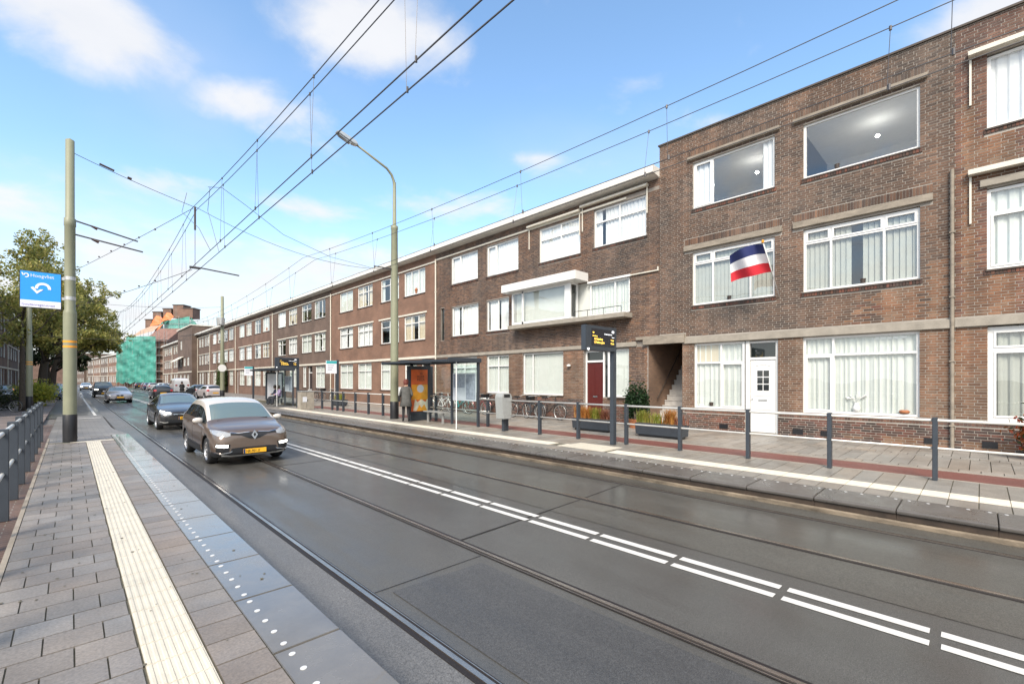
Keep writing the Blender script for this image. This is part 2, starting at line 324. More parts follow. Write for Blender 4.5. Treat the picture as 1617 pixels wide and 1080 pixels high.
def text(body, size, loc, rot, m, parent, name='lettering', depth=.002, align='LEFT', sx=1.):
    cu = bpy.data.curves.new('t', 'FONT'); cu.body = body; cu.size = size; cu.extrude = depth; cu.align_x = align; cu.resolution_u = 2
    o = bpy.data.objects.new('t', cu); COL.objects.link(o)
    bpy.context.view_layer.update(); dg = bpy.context.evaluated_depsgraph_get()
    me = bpy.data.meshes.new_from_object(o.evaluated_get(dg)); bpy.data.objects.remove(o); me.materials.clear(); me.materials.append(MATS[m]); me.name = name
    t = link(name, me, parent, loc); t.rotation_euler = rot; t.scale = (sx, 1, 1); return t

# pieces: one box per piece with its own colour -------------------------------------------------
def pieces_mesh(name, P, C, material, faces='xneg'):
    """P: (n,6) x0,x1,y0,y1,z0,z1 ; C: (n,3). faces: which side lies against the bed and is left out"""
    P = np.asarray(P, float); C = np.asarray(C, float); n = len(P)
    x0, x1, y0, y1, z0, z1 = P.T
    V = np.stack([np.stack([a, b, c], 1) for a, b, c in ((x0, y0, z0), (x1, y0, z0), (x1, y1, z0), (x0, y1, z0), (x0, y0, z1), (x1, y0, z1), (x1, y1, z1), (x0, y1, z1))], 1).reshape(-1, 3)
    F = {'b': (0, 3, 2, 1), 't': (4, 5, 6, 7), 'yn': (0, 1, 5, 4), 'xp': (1, 2, 6, 5), 'yp': (2, 3, 7, 6), 'xn': (3, 0, 4, 7)}
    skip = 'xp' if faces == 'xneg' else 'b'
    fs = np.array([F[k] for k in F if k != skip])
    FF = (fs[None]+(np.arange(n)*8)[:, None, None]).reshape(-1, 4)
    me = bpy.data.meshes.new(name); me.vertices.add(n*8); me.vertices.foreach_set('co', V.ravel())
    me.loops.add(len(FF)*4); me.loops.foreach_set('vertex_index', FF.ravel().astype(np.int32))
    me.polygons.add(len(FF)); me.polygons.foreach_set('loop_start', (np.arange(len(FF))*4).astype(np.int32))
    a = me.color_attributes.new('Col', 'FLOAT_COLOR', 'POINT')
    CC = np.repeat(np.concatenate([C, np.ones((n, 1))], 1), 8, 0); a.data.foreach_set('color', CC.ravel().astype(np.float32))
    me.materials.append(MATS[material]); me.update(calc_edges=True); me.validate(); me.polygons.foreach_set('use_smooth', [False]*len(me.polygons)); return me
def piece_parts(name, P, C, material, parent, faces='xneg', nvar=14, origin=(0, 0, 0)):
    """single pieces as objects; alike ones share a handful of meshes"""
    P = np.asarray(P, float); C = np.asarray(C, float); protos = {}
    for i in range(len(P)):
        x0, x1, y0, y1, z0, z1 = P[i]; dx, dy, dzz = round(x1-x0, 3), round(y1-y0, 3), round(z1-z0, 3)
        key = (round(dx, 2), round(dy, 3), round(dzz, 3)); lst = protos.setdefault(key, [])
        if len(lst) < nvar: lst.append(pieces_mesh(name, [(0, x1-x0, 0, y1-y0, 0, z1-z0)], [C[i]], material, faces)); me = lst[-1]
        else: me = lst[int(rng.integers(nvar))]
        link(name, me, parent, (x0, y0, z0))

# ================================================================ ground, road, platforms
def sheet(name, x0, x1, y0, y1, z, m, kind='structure', parent=None):
    o = MB().quad((x0, y0, z), (x1, y0, z), (x1, y1, z), (x0, y1, z)).build(name, m, parent)
    if kind: o['kind'] = kind
    return o
sheet('ground', -900, 900, -400, 1500, -.03, 'ground_far')
road = sheet('road', 1.30, 8.30, -14, 420, 0, 'asphalt_wet')
sheet('road_shoulder', 8.30, 13.0, 33, 420, 0, 'asphalt_brown')
sheet('left_road_shoulder', -.9, 1.30, 33, 420, .0, 'asphalt_brown')
# brownish strips around the second track and the greyer gutter strip beside the left platform
struct(MB().quad((5.2, -14, .004), (8.2, -14, .004), (8.2, 200, .004), (5.2, 200, .004)).build('track_bed', 'asphalt_brown'))
struct(MB().quad((1.30, -14, .004), (1.92, -14, .004), (1.92, 160, .004), (1.30, 160, .004)).build('gutter', 'gutter'))
# tram rails: dark groove, worn head, thin guard lip
for i, xr in enumerate((1.95, 3.385, 6.10, 7.535)):
    g = 1 if i % 2 == 0 else -1
    t = MB()
    t.box(xr-.066, xr+.062, -14, 230, .0045, .009, 1)
    t.box(xr-.022, xr+.018, -14, 230, .009, .017, 0)
    t.box(xr+g*.044, xr+g*.052, -14, 230, .009, .012, 0)
    struct(t.build('tram_rail', ['rail_steel', 'rail_groove']))
# expansion joint across the track slab, patch seams
mk = MB()
mk.prism([(3.45, 4.44), (6.0, 4.58), (6.0, 4.60), (3.45, 4.465)], 'z', .006, .0075); mk.prism([(6.2, 4.60), (7.45, 4.70), (7.45, 4.72), (6.2, 4.62)], 'z', .006, .0075)
for yy in (11.2, 24.3, 37.0): mk.box(3.46, 6.02, yy, yy+.022, .006, .0075)
mk.box(2.02, 3.30, 3.9, 3.908, .005, .0065)
struct(mk.build('joint_line', 'rail_groove'))
for px0, px1, py0, py1 in ((2.12, 3.22, .8, 3.75),):
    struct(MB().quad((px0, py0, .0062), (px1, py0+.05, .0062), (px1-.04, py1, .0062), (px0+.03, py1+.06, .0062)).build('repair_patch', 'asphalt_patch'))
# painted double line: dashes butted with narrow gaps
ml = []
for xa, xb, ph in ((4.565, 4.655, 0), (4.79, 4.885, .01)):
    y = -6.0+ph
    while y < 150:
        ml.append((xa, xb, y, y+.98, .0055, .0085)); y += 1.045 if y < 6 else 1.035
mlm = MB()
near = [p for p in ml if p[3] < 40]
lane = struct(MB().box(4.66, 4.665, -6, -5.99, .005, .006).build('lane_marking', 'road_paint'))
for p in near:
    if p[3] < -1.2: continue
    b = MB().box(*p).build('line_dash', 'road_paint', lane)
far_l = MB()
for p in ml:
    if p[3] >= 40 or p[3] < -1.2: far_l.box(*p)
stuff(far_l.build('line_dashes', 'road_paint', lane))
# far carriageway lines
fm = MB(); fm.box(.95, 1.07, 33, 78, .005, .008); fm.box(.1, 1.1, 30.4, 30.6, .1, .103)
for k in range(14): fm.box(8.35, 8.47, 34+k*6, 37+k*6, .005, .008)
struct(fm.build('edge_marking', 'road_paint'))

# ---- left platform -----------------------------------------------------------------------
PL = .22
pl = MB()
pl.box(-.43, 1.33, -6, 19.4, -.02, PL-.012, 0)
platL = struct(pl.build('left_platform', 'joint_sand'))
tiles, cols = [], []
def tcol(base, v=.10):
    k = 1+rng.normal(0, v); w = rng.normal(0, .02); return (base[0]*k*(1+w), base[1]*k, base[2]*k*(1-w))
TB = (.205, .187, .168)
def lay(x0, x1, y0, y1, sx, sy, bond, z, base, jt=.009, th=.035, v=.09, out=None, clip=True):
    out = out if out is not None else (tiles, cols)
    y = y0; r = 0
    while y < y1-.02:
        x = x0-(bond*sx if r % 2 else 0)
        while x < x1-.01:
            a, b = max(x, x0), min(x+sx, x1)
            if b-a > .03:
                dz = rng.normal(0, .0009)
                out[0].append((a+jt/2, b-jt/2, y+jt*.75, min(y+sy, y1)-jt*.75, z-th, z+dz)); out[1].append(tcol(base, v))
            x += sx
        y += sy; r += 1
lay(-.43, .325, 1.2, 17.7, .30, .295, .5, PL, TB)
lay(.64, .93, 1.2, 17.7, .29, .295, 0, PL, (.20, .175, .152))
lay(-.43, .93, 17.95, 19.4, .30, .295, .5, PL, TB)
T = np.array(tiles); Cc = np.array(cols); dist = np.hypot(T[:, 0], T[:, 2]); full = (T[:, 1]-T[:, 0] > .1)
order = np.argsort(dist+np.where(full, 0, 50)); sel = order[:300]; rest = order[300:]
piece_parts('paving_tile', T[sel], Cc[sel], 'tile_piece', platL, 'flat')
stuff(link('paving_tiles', pieces_mesh('paving_tiles', T[rest], Cc[rest], 'tile_piece', 'flat'), platL))
# ribbed tactile tiles (seven ribs each)
def tactile_mesh(w, l, ribs, m='tactile'):
    b = MB(); b.box(.003, w-.003, .003, l-.003, -.035, 0)
    p = w/ribs
    for i in range(ribs): b.prism([(i*p+p*.18, 0), (i*p+p*.32, .0045), (i*p+p*.68, .0045), (i*p+p*.82, 0)], 'y', .006, l-.006)
    return b.mesh('tactile_tile', m)
tm = tactile_mesh(.305, .295, 7)
y = 1.2
while y < 17.7: link('tactile_tile', tm, platL, (.33, y, PL)); y += .295
gm = MB()
for _ in range(70):
    gx, gy, gr = rng.uniform(-.4, 1.3), rng.uniform(1.4, 12), rng.uniform(.006, .016); gm.poly([(gx+gr*math.cos(a)*rng.uniform(.8, 1.1), gy+gr*math.sin(a), PL+.0052) for a in np.arange(0, 2*PI, PI/5)])
stuff(gm.build('gum_spots', 'joint_sand', platL, fix=False))
MB().box(.0, .925, 17.72, 17.92, PL-.035, PL+.002).build('white_band', 'tactile', platL, bevel=.003)
# kerb slabs with white studs
y = .28; k = 0
while y < 19.2:
    s = MB(); s.prism([(.935, PL-.16), (1.345, PL-.16), (1.372, PL-.13), (1.375, PL-.02), (1.365, PL), (.935, PL)], 'y', y+.009, y+.948)
    P = s.build('kerb_slab', 'slab_left', platL, bevel=.004)
    if y > .2:
        d = MB()
        for j in range(5): d.cyl((1.02, y+.08+j*.199, PL), .020, .003, 14)
        dd = d.build('white_stud', 'dot_white', P)
    y += .957; k += 1
# concrete below the slabs
MB().box(.94, 1.30, -6, 19.4, -.01, PL-.161).build('kerb_base', 'concrete_old', platL)
# edge strip under the railing and the lower brick strip
MB().box(-.475, -.432, -6, 19.4, -.02, PL+.004).build('edge_kerb', 'concrete_old', platL)
brickwork('strip_bricks', (.13, .075, .055), (.10, .06, .045), (.20, .18, .15), .2, .1, True, .55, .45)
struct(MB().box(-.86, -.477, -6, 27, -.02, .10).build('brick_strip', 'strip_bricks'))
# platform end: paving that ramps down, with a rounded nose
brickwork('paving_grey', (.205, .185, .165), (.165, .15, .135), (.09, .085, .07), .30, .30, True, .45, .25, .008)
brickwork('paving_pink', (.20, .155, .135), (.165, .13, .115), (.10, .09, .075), .21, .07, True, .6, .3, .006)
brickwork('paving_far', (.22, .20, .18), (.18, .165, .15), (.11, .10, .09), .30, .30, True, .6, .2, .006)
rp = MB(); N_ = 14
edge = [(1.372-.30*math.sin(min(1, i/4)*PI/2)+.012*i, 19.4+i*1.0) for i in range(N_+1)]
for i in range(N_):
    (xa, ya), (xb, yb) = edge[i], edge[i+1]; za, zb = .22-.16*i/N_, .22-.16*(i+1)/N_
    rp.quad((-.47, ya, za), (xa, ya, za), (xb, yb, zb), (-.47, yb, zb)); rp.quad((xa, ya, za), (xa+.02, ya, -.02), (xb+.02, yb, -.02), (xb, yb, zb), 1)
struct(rp.build('platform_ramp', ['paving_grey', 'concrete']))
# left footway
struct(MB().box(-3.2, -.862, -10, 300, -.02, .085).build('left_cycle_path', 'paving_pink'))
struct(MB().box(-5.4, -3.2, -10, 300, -.02, .11).build('left_footway', 'paving_far'))

# ---- right platform -----------------------------------------------------------------------
struct(MB().box(8.80, 11.06, -14, 31, -.02, PL-.012).build('right_platform', 'joint_sand'))
platR = bpy.data.objects['right_platform']
tr, cr_ = [], []
TR = (.235, .215, .185)
lay(8.80, 9.335, -2.5, 31, .535, .315, 0, PL, TR, out=(tr, cr_), v=.05)
lay(9.80, 11.06, -2.5, 31, 1.26, .315, 0, PL, TR, out=(tr, cr_), v=.06)
T = np.array(tr); Cc = np.array(cr_)
hh = (np.arange(len(T)) % 2 == 0); T[:, 2] += 0
order = np.argsort(np.hypot(T[:, 0], T[:, 2])); sel = order[:130]; rest = order[130:]
piece_parts('paving_tile', T[sel], Cc[sel], 'tile_piece', platR, 'flat')
stuff(link('paving_tiles', pieces_mesh('paving_tiles', T[rest], Cc[rest], 'tile_piece', 'flat'), platR))
tm2 = tactile_mesh(.45, .315, 10)
y = -2.5
while y < 30.5:
    if not (6.15 < y < 6.45 or 7.75 < y < 8.05): link('tactile_tile', tm2, platR, (9.345, y, PL))
    y += .315
wt = MB().box(.003, .447, .003, .442, -.02, .006).mesh('white_tile', 'tactile')
for i in range(3):
    for xx in (9.345, 9.795): link('white_tile', wt, platR, (xx, 6.46+i*.445, PL))
y = -2.05
sl = MB(); sl.prism([(8.05, PL-.065), (8.01, PL-.055), (8.0, PL-.02), (8.025, PL-.002), (8.06, PL+.003), (8.775, PL+.012), (8.775, PL-.065)], 'y', .006, .944)
slm = sl.build('kerb_slab', 'slab_right', platR, bevel=.006); slm.location = (0, y, 0)
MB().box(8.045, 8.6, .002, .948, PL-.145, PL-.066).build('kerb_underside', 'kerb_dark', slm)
sd_ = MB()
for j in range(5): sd_.cyl((8.675, .07+j*.2, PL+.011), .020, .003, 12)
sdo = sd_.build('white_stud', 'dot_white', slm)
y += .95
while y < 30.6:
    c = slm.copy(); COL.objects.link(c); c.parent = platR; c.location = (0, y, 0)
    for q in slm.children: c2 = q.copy(); COL.objects.link(c2); c2.parent = c
    y += .95
kb = MB()
for i in range(225):
    ya_ = -14+i*.2; w1, w2 = .004*math.sin(i*.7)+.003*math.sin(i*.23), .004*math.sin(i*.41); kb.prism([(8.2, -.02), (8.02+w1, .0), (8.015+w1, .055+w2), (8.035+w1, .072+w2), (8.60, .074), (8.60, -.02)], 'y', ya_, ya_+.2, 0)
kb.build('kerb_base', ['rust_stain', 'pole_black'], platR)
# tapered end of the right platform
rp = MB()
for i in range(6):
    xa, xb = 8.0+.30*i**1.15, 8.0+.30*(i+1)**1.15; ya, yb = 31+i*.8, 31.8+i*.8; za, zb = .22-.03*i, .22-.03*(i+1)
    rp.quad((xa, ya, za), (13.0, ya, za), (13.0, yb, zb), (xb, yb, zb)); rp.quad((xa, ya, -.01), (xa, ya, za), (xb, yb, zb), (xb, yb, -.01))
struct(rp.build('right_platform_ramp', 'paving_far'))
struct(MB().box(11.06, 12.14, -14, 31, -.02, PL-.012).build('cycle_path', 'cycle_red'))
MB().box(11.06, 11.14, -14, 31, PL-.05, PL+.001).build('edge_kerb', 'concrete', platR)
fw = struct(MB().box(12.14, 15.85, -14, 130, -.02, PL-.03).build('footway', 'joint_sand'))
MB().box(12.142, 12.24, -14, 130, PL-.03, PL).build('kerb_edge', 'concrete', fw)
tf, cf = [], []
y = -3.
for row, (xa, xb) in enumerate(((12.245, 12.545), (12.545, 14.2), (14.2, 14.5), (14.5, 15.80))):
    lay(xa, xb, -3+.16*row, 36, xb-xa, .30, 0, PL, (.26, .24, .21), out=(tf, cf), v=.06)
T = np.array(tf); Cc = np.array(cf); order = np.argsort(np.hypot(T[:, 0], T[:, 2])); sel = order[:120]; rest = order[120:]
piece_parts('paving_slab', T[sel], Cc[sel], 'tile_piece', fw, 'flat')
stuff(link('paving_slabs', pieces_mesh('paving_slabs', T[rest], Cc[rest], 'tile_piece', 'flat'), fw))
MB().box(12.25, 15.8, 36, 130, PL-.03, PL-.002).build('far_paving', 'paving_far', fw)

# ================================================================ buildings (local: facade plane x=0 facing -x, y along the street)
XF = 15.80
DARK = [(.118, .080, .059), (.14, .094, .068), (.098, .070, .055), (.158, .105, .075)]
ORNG = [(.20, .110, .064), (.235, .132, .078), (.175, .095, .056), (.22, .14, .09)]
REDB = [(.185, .095, .065), (.155, .08, .058), (.21, .115, .08), (.13, .075, .058)]
BRWN = [(.15, .092, .062), (.12, .075, .054), (.175, .11, .075), (.095, .064, .05)]
PLNT = [(.09, .055, .045), (.13, .07, .05), (.07, .05, .042), (.16, .07, .05)]
def pal(z, up, belt=3.4, plinth=.95):
    return up if z > belt else (PLNT if z < plinth else ORNG)
def spans(a, b, holes):
    out = [(a, b)]
    for h0, h1 in holes:
        n = []
        for p, q in out:
            if h1 <= p or h0 >= q: n.append((p, q)); continue
            if h0 > p: n.append((p, h0))
            if h1 < q: n.append((h1, q))
        out = n
    return out
def brick_courses(y0, y1, z0, z1, holes, up, plinth=.95, x=0.):
    """stretcher-bond courses clipped to the openings; holes: (y0,y1,z0,z1)"""
    P, C = [], []; H, Lb, J = .068, .222, .0135; k = 0; z = z0
    while z < z1-.02:
        zt = min(z+H-J, z1)
        hs = [(h[0], h[1]) for h in holes if h[2] < zt-.01 and h[3] > z+.01]
        ph = (k % 2)*.11 + (.055 if k % 4 == 2 else 0)
        for a, b in spans(y0, y1, hs):
            yy = math.floor((a-ph)/Lb)*Lb+ph
            while yy < b:
                p, q = max(yy+J/2, a), min(yy+Lb-J/2, b)
                if q-p > .025:
                    pr = rng.random(); base = pal(z, up, plinth=plinth)[int(rng.integers(4))]; kk = 1+rng.normal(0, .09)
                    P.append((x-.0045-rng.random()*.0035, x+.004, p, q, z, zt)); C.append([c*kk for c in base])
                yy += Lb
        z += H; k += 1
    return P, C
def soldier(y0, y1, z0, h, out, w=.066, proud=.022, base=DARK):
    y = y0
    while y < y1-.02:
        k = 1+rng.normal(0, .15); out[0].append((-.010-proud, .004, y+.005, min(y+w-.005, y1), z0, z0+h)); out[1].append([c*k for c in base[int(rng.integers(4))]]); y += w
def wall_mesh(name, y0, y1, z0, z1, holes, m, parent, depth=.24, thick=.30, ends=True, e0=None, e1=None, skip=()):
    ys = sorted({y0, y1, *[h[0] for h in holes], *[h[1] for h in holes]}); zs = sorted({z0, z1, *[h[2] for h in holes], *[h[3] for h in holes]})
    b = MB()
    for i in range(len(ys)-1):
        for j in range(len(zs)-1):
            cy, cz = (ys[i]+ys[i+1])/2, (zs[j]+zs[j+1])/2
            if any(h[0] < cy < h[1] and h[2] < cz < h[3] for h in holes): continue
            b.quad((0, ys[i], zs[j]), (0, ys[i], zs[j+1]), (0, ys[i+1], zs[j+1]), (0, ys[i+1], zs[j]))
    for a, c, d, e in [h[:4] for h in holes if h not in skip]:
        b.quad((0, a, d), (depth, a, d), (depth, a, e), (0, a, e)); b.quad((0, c, e), (depth, c, e), (depth, c, d), (0, c, d))
        b.quad((0, a, e), (depth, a, e), (depth, c, e), (0, c, e)); b.quad((0, c, d), (depth, c, d), (depth, a, d), (0, a, d))
    if ends:
        b.quad((0, y0, e0 or z0), (9, y0, e0 or z0), (9, y0, z1), (0, y0, z1)); b.quad((0, y1, z1), (9, y1, z1), (9, y1, e1 or z0), (0, y1, e1 or z0))
    return b.build(name, m, parent, fix=False)
def curtain(y0, y1, z0, z1, x, m, parent, kind='folds', name='curtain'):
    b = MB()
    if kind == 'blind':
        n = max(3, int((y1-y0)/.125)); w = (y1-y0)/n
        for i in range(n):
            a = y0+i*w; b.quad((x+.02, a+.006, z0), (x-.015, a+w-.004, z0), (x-.015, a+w-.004, z1), (x+.02, a+.006, z1))
    else:
        n = max(8, int((y1-y0)*26)); pts = []
        for i in range(n+1):
            y = y0+(y1-y0)*i/n; pts.append((x+.022*math.sin(y*41+math.sin(y*7)*1.5)+.012*math.sin(y*97), y))
        for i in range(n): b.quad((pts[i][0], pts[i][1], z0), (pts[i+1][0], pts[i+1][1], z0), (pts[i+1][0]*.9+x*.1, pts[i+1][1], z1), (pts[i][0]*.9+x*.1, pts[i][1], z1))
    return b.build(name, m, parent, smooth=(kind != 'blind'), fix=False)
def window(parent, y0, y1, z0, z1, cols=(.5,), transom=None, tcols=None, cur='curtain_sheer', ckind='folds', cspans=None, fr='white_pvc', fw=.065, x=.07, sill=True, proud=False, opens=(), glass='glass', curx=.17):
    """frame mesh (part) with panes, curtain and sill as sub-parts. cols: fractions of the mullions from y0 to y1, opens: cells with a sash of their own"""
    f = MB(); d = .07; w = y1-y0; h = z1-z0
    f.box(x, x+d, y0, y0+fw, z0, z1); f.box(x, x+d, y1-fw, y1, z0, z1); f.box(x, x+d, y0+fw, y1-fw, z0, z0+fw); f.box(x, x+d, y0+fw, y1-fw, z1-fw, z1)
    zt = z1-h*transom if transom else None
    cs = [y0+fw]+[y0+w*c for c in cols]+[y1-fw]; mw = fw*.85
    cells = []
    rows = [(z0+fw, zt-mw/2, cs), (zt+mw/2, z1-fw, [y0+fw]+[y0+w*c for c in (tcols if tcols is not None else cols)]+[y1-fw])] if transom else [(z0+fw, z1-fw, cs)]
    if transom: f.box(x+.002, x+d-.002, y0+fw, y1-fw, zt-mw/2, zt+mw/2)
    for r, (a, b, yy) in enumerate(rows):
        for i in range(1, len(yy)-1): f.box(x+.004, x+d-.004, yy[i]-mw/2, yy[i]+mw/2, a, b)
        for i in range(len(yy)-1):
            p = yy[i]+(mw/2 if i else 0); q = yy[i+1]-(mw/2 if i < len(yy)-2 else 0)
            if (r, i) in opens:
                s = .045; f.box(x-.015, x+.03, p, p+s, a, b); f.box(x-.015, x+.03, q-s, q, a, b); f.box(x-.015, x+.03, p+s, q-s, a, a+s); f.box(x-.015, x+.03, p+s, q-s, b-s, b); p += s; q -= s; a2, b2 = a+s, b-s
            else: a2, b2 = a, b
            cells.append((p, q, a2, b2))
    F = f.build('window', fr, parent, fix=False)
    for p, q, a, b in cells: MB().quad((x+.03, p, a), (x+.03, p, b), (x+.03, q, b), (x+.03, q, a)).build('pane', glass, F, fix=False)
    if cur:
        for a, b in (cspans or [(0, 1)]): curtain(y0+.02+(w-.04)*a, y0+.02+(w-.04)*b, z0+.03, z1-.02, curx, cur, F, ckind)
    if sill: MB().prism([(-.055, z0-.05), (-.055, z0-.015), (.09, z0-.002), (.09, z0-.05)], 'y', y0-.02, y1+.02).build('sill', 'sill_dark' if sill is True else sill, F)
    return F
def rooms(parent, y0, y1, levels, m='room', splits=()):
    b = MB(); D = 4.2
    for z0, z1 in levels:
        ys = [y0]+list(splits)+[y1]
        for a, c in zip(ys[:-1], ys[1:]):
            b.quad((D, a, z0), (D, c, z0), (D, c, z1), (D, a, z1)); b.quad((.26, a, z0), (D, a, z0), (D, a, z1), (.26, a, z1)); b.quad((.26, c, z0), (D, c, z0), (D, c, z1), (.26, c, z1))
            b.quad((.26, a, z0), (.26, c, z0), (D, c, z0), (D, a, z0)); b.quad((.26, a, z1), (D, a, z1), (D, c, z1), (.26, c, z1))
    return b.build('interior', m, parent, fix=False)
def real_bricks(parent_wall, P, C, origin, nparts=300):
    P = np.array(P); C = np.array(C); ox, oy = origin
    dd = np.sqrt((P[:, 0]+ox)**2+(P[:, 2]+oy)**2+(P[:, 4]-EYE)**2)+np.where((P[:, 3]-P[:, 2]) < .2, 50, 0)
    inview = (P[:, 2]+oy) > -.72; dd = dd+np.where(inview, 0, 100)
    order = np.argsort(dd); sel, rest = order[:nparts], order[nparts:]
    if nparts: piece_parts('brick', P[sel], C[sel], 'brick_piece', parent_wall, nvar=24)
    stuff(link('brick_courses', pieces_mesh('brick_courses', P[rest], C[rest], 'brick_piece'), parent_wall))
def downpipe(parent, y, z0, z1, m='cream_paint', r=.045):
    b = MB(); b.tube([(-.07, y, z0), (-.07, y, z1)], r, 10)
    z = z0+.6
    while z < z1: b.box(-.12, .0, y-.055, y+.055, z, z+.03); z += 1.6
    return b.build('downpipe', m, parent, fix=False)

# ---------- building A: flat-fronted house with the flag (y 0.46 .. 8.36) ----------
TOP1 = 10.66
brickwork('porch_brick', (.27, .16, .10), (.21, .125, .085), (.16, .13, .10), dirt=.3); mat('stair_stone', (.46, .44, .41), .7, var=.2, scale=4)
A = thing('brick_house', 'dark brown brick house with flat parapet, white door and a flag on its front', 'house', (XF, 0, 0))
yA0, yA1 = .457, 7.42
opA = [(4.49, 7.10, 8.0, 9.62), (1.10, 3.72, 8.0, 9.62), (4.49, 7.11, 4.60, 6.46), (1.10, 3.72, 4.60, 6.48), (5.36, 7.05, 1.0, 3.24), (4.40, 5.36, .22, 3.24), (1.11, 3.73, 1.0, 3.24)]
wA = wall_mesh('wall', yA0, 8.36, .18, TOP1, opA+[(7.48, 8.36, .18, 3.30)], 'mortar_light', A, e1=6.0, skip=[(7.48, 8.36, .18, 3.30)])
so_ = ([], [])
P, C = brick_courses(yA0, 8.36, .20, TOP1-.03, opA+[(yA0, 7.42, 3.25, 3.50), (7.48, 8.36, .18, 3.34), (7.34, 8.36, 3.30, 3.62)]+
                     [(0.95, 3.98, 9.70, 10.06), (4.34, 7.27, 9.70, 10.06), (.85, 3.98, 6.50, 6.98), (4.28, 7.40, 6.50, 6.98), (1.05, 3.78, 7.84, 8.0), (4.44, 7.16, 7.84, 8.0), (1.05, 3.78, 4.44, 4.6), (4.44, 7.16, 4.44, 4.6),
                      (yA0, 4.38, .84, 1.0), (5.36, 7.42, .84, 1.0)], DARK)
for a, b in ((1.05, 3.78), (4.44, 7.16)):
    soldier(a, b, 7.86, .13, so_, proud=.03, base=PLNT); soldier(a, b, 4.46, .13, so_, proud=.03, base=PLNT)
for a, b in ((.95, 3.98), (4.34, 7.27)): soldier(a, b, 9.86, .19, so_, proud=.0)
for a, b in ((.85, 3.98), (4.28, 7.40)): soldier(a, b, 6.76, .21, so_, proud=.0, base=BRWN)
for a, b in ((yA0, 4.38), (5.36, 7.42)): soldier(a, b, .845, .15, so_, proud=.004, base=REDB)
real_bricks(wA, P+so_[0], C+so_[1], (XF, 0))
# concrete beams and ledges
b = MB()
for a, c in ((.95, 3.98), (4.34, 7.27)): b.box(-.10, .02, a, c, 9.72, 9.84)
b.build('lintel', 'concrete_old', A, bevel=.008)
b = MB()
for a, c in ((.85, 3.98), (4.28, 7.40)): b.box(-.09, .02, a, c, 6.54, 6.72)
b.build('lintel', 'concrete_old', A, bevel=.008)
MB().box(-.07, .03, yA0, yA1+.0, 3.26, 3.48).build('belt_course', 'concrete', A, bevel=.008)
b = MB(); b.box(-.06, .35, yA0, 8.40, TOP1, TOP1+.05); b.build('parapet_cap', 'sill_dark', A)
MB().quad((.35, yA0, TOP1-.3), (.35, 8.36, TOP1-.3), (9, 8.36, TOP1-.3), (9, yA0, TOP1-.3)).build('roof', 'sill_dark', A)
rooms(A, yA0+.05, 8.3, ((3.6, 6.75), (7.1, 9.9)), 'room_white', (3.95,)); rooms(A, yA0+.05, 7.35, ((.3, 3.35),), 'room', (3.95,))
# top windows
window(A, 4.49, 7.10, 8.0, 9.62, cols=(.745,), cur='curtain_white', cspans=[(.0, .14), (.76, 1.0)], opens=((0, 1),))
window(A, 1.10, 3.72, 8.0, 9.62, cols=(), cur=None)
for yy in (2.2, 5.6):
    ld = MB().lathe([(.0, -.05), (.04, -.03), (.05, 0), (.04, .03), (.0, .05)], (1.9, yy, 9.42), 16).build('ceiling_lamp', 'room_lamp', A)
# middle windows with a row of small top lights
for yy0, yy1, sp in ((4.49, 7.11, [(0, 1)]), (1.10, 3.72, [(.0, .46), (.56, 1)])):
    window(A, yy0, yy1, 4.60, 6.46, cols=(.28, .74), transom=.22, cur='curtain_grey', ckind='blind', cspans=sp, opens=((1, 0), (1, 1), (1, 2)))
# ground floor
window(A, 1.11, 3.73, 1.0, 3.24, cols=(.715,), transom=.24, cur='curtain_sheer', opens=((0, 1),), cspans=[(0, 1)])
g1 = window(A, 5.36+.02, 7.05, 1.0, 3.24, cols=(.46,), transom=.30, cur='curtain_sheer', opens=((0, 0),), cspans=[(0, 1)])
MB().quad((.16, 6.25, 2.58), (.16, 6.98, 2.58), (.16, 6.98, 3.18), (.16, 6.25, 3.18)).build('roller_blind', 'curtain_beige', g1, fix=False)
# white front door with six small lights, letter slot and panels
D = MB(); dx = .12
D.box(dx-.03, dx+.10, 4.42, 4.49, .24, 3.22); D.box(.045, .24, 5.24, 5.46, .24, 3.235); D.box(dx-.03, dx+.10, 4.49, 5.24, 2.62, 2.70); D.box(dx-.03, dx+.10, 4.49, 5.24, 3.16, 3.22)
D.build('door_frame', 'white_pvc', A, bevel=.004)
door = MB(); door.box(dx, dx+.05, 4.50, 5.23, .30, 2.61)
door.box(dx-.012, dx, 4.62, 5.11, 1.02, 1.06); door.box(dx-.012, dx, 4.62, 5.11, .55, .58); door.box(dx-.012, dx, 4.62, 5.11, .36, .39)
door.box(dx-.012, dx, 4.60, 4.63, 1.46, 2.40); door.box(dx-.012, dx, 5.10, 5.13, 1.46, 2.40); door.box(dx-.012, dx, 4.63, 5.10, 1.46, 1.49)
door.tube([(dx-.004, 4.615+.25+.25*math.cos(t*PI/8), 2.38+.08*math.sin(t*PI/8)) for t in range(9)], .012, 6)
door.box(dx-.03, dx, 4.50, 5.23, .30, .36)
dob = door.build('front_door', 'white_pvc', A, fix=False)
tag(dob, 'white panelled front door with six small dark panes')
for i in range(2):
    for j in range(3): MB().box(dx-.014, dx-.002, 4.685+i*.185, 4.685+i*.185+.155, 1.64+j*.225, 1.64+j*.225+.185).build('pane', 'car_glass', dob)
MB().box(dx-.02, dx-.002, 4.74, 5.0, 1.30, 1.36).build('letter_slot', 'galvanised', dob, bevel=.006)
MB().cyl((dx-.05, 5.17, 1.36), .022, .05, 10, axis='x').build('handle', 'galvanised', dob)
MB().quad((dx+.03, 4.49, 2.70), (dx+.03, 4.49, 3.16), (dx+.03, 5.24, 3.16), (dx+.03, 5.24, 2.70)).build('fanlight', 'car_glass', A, fix=False)
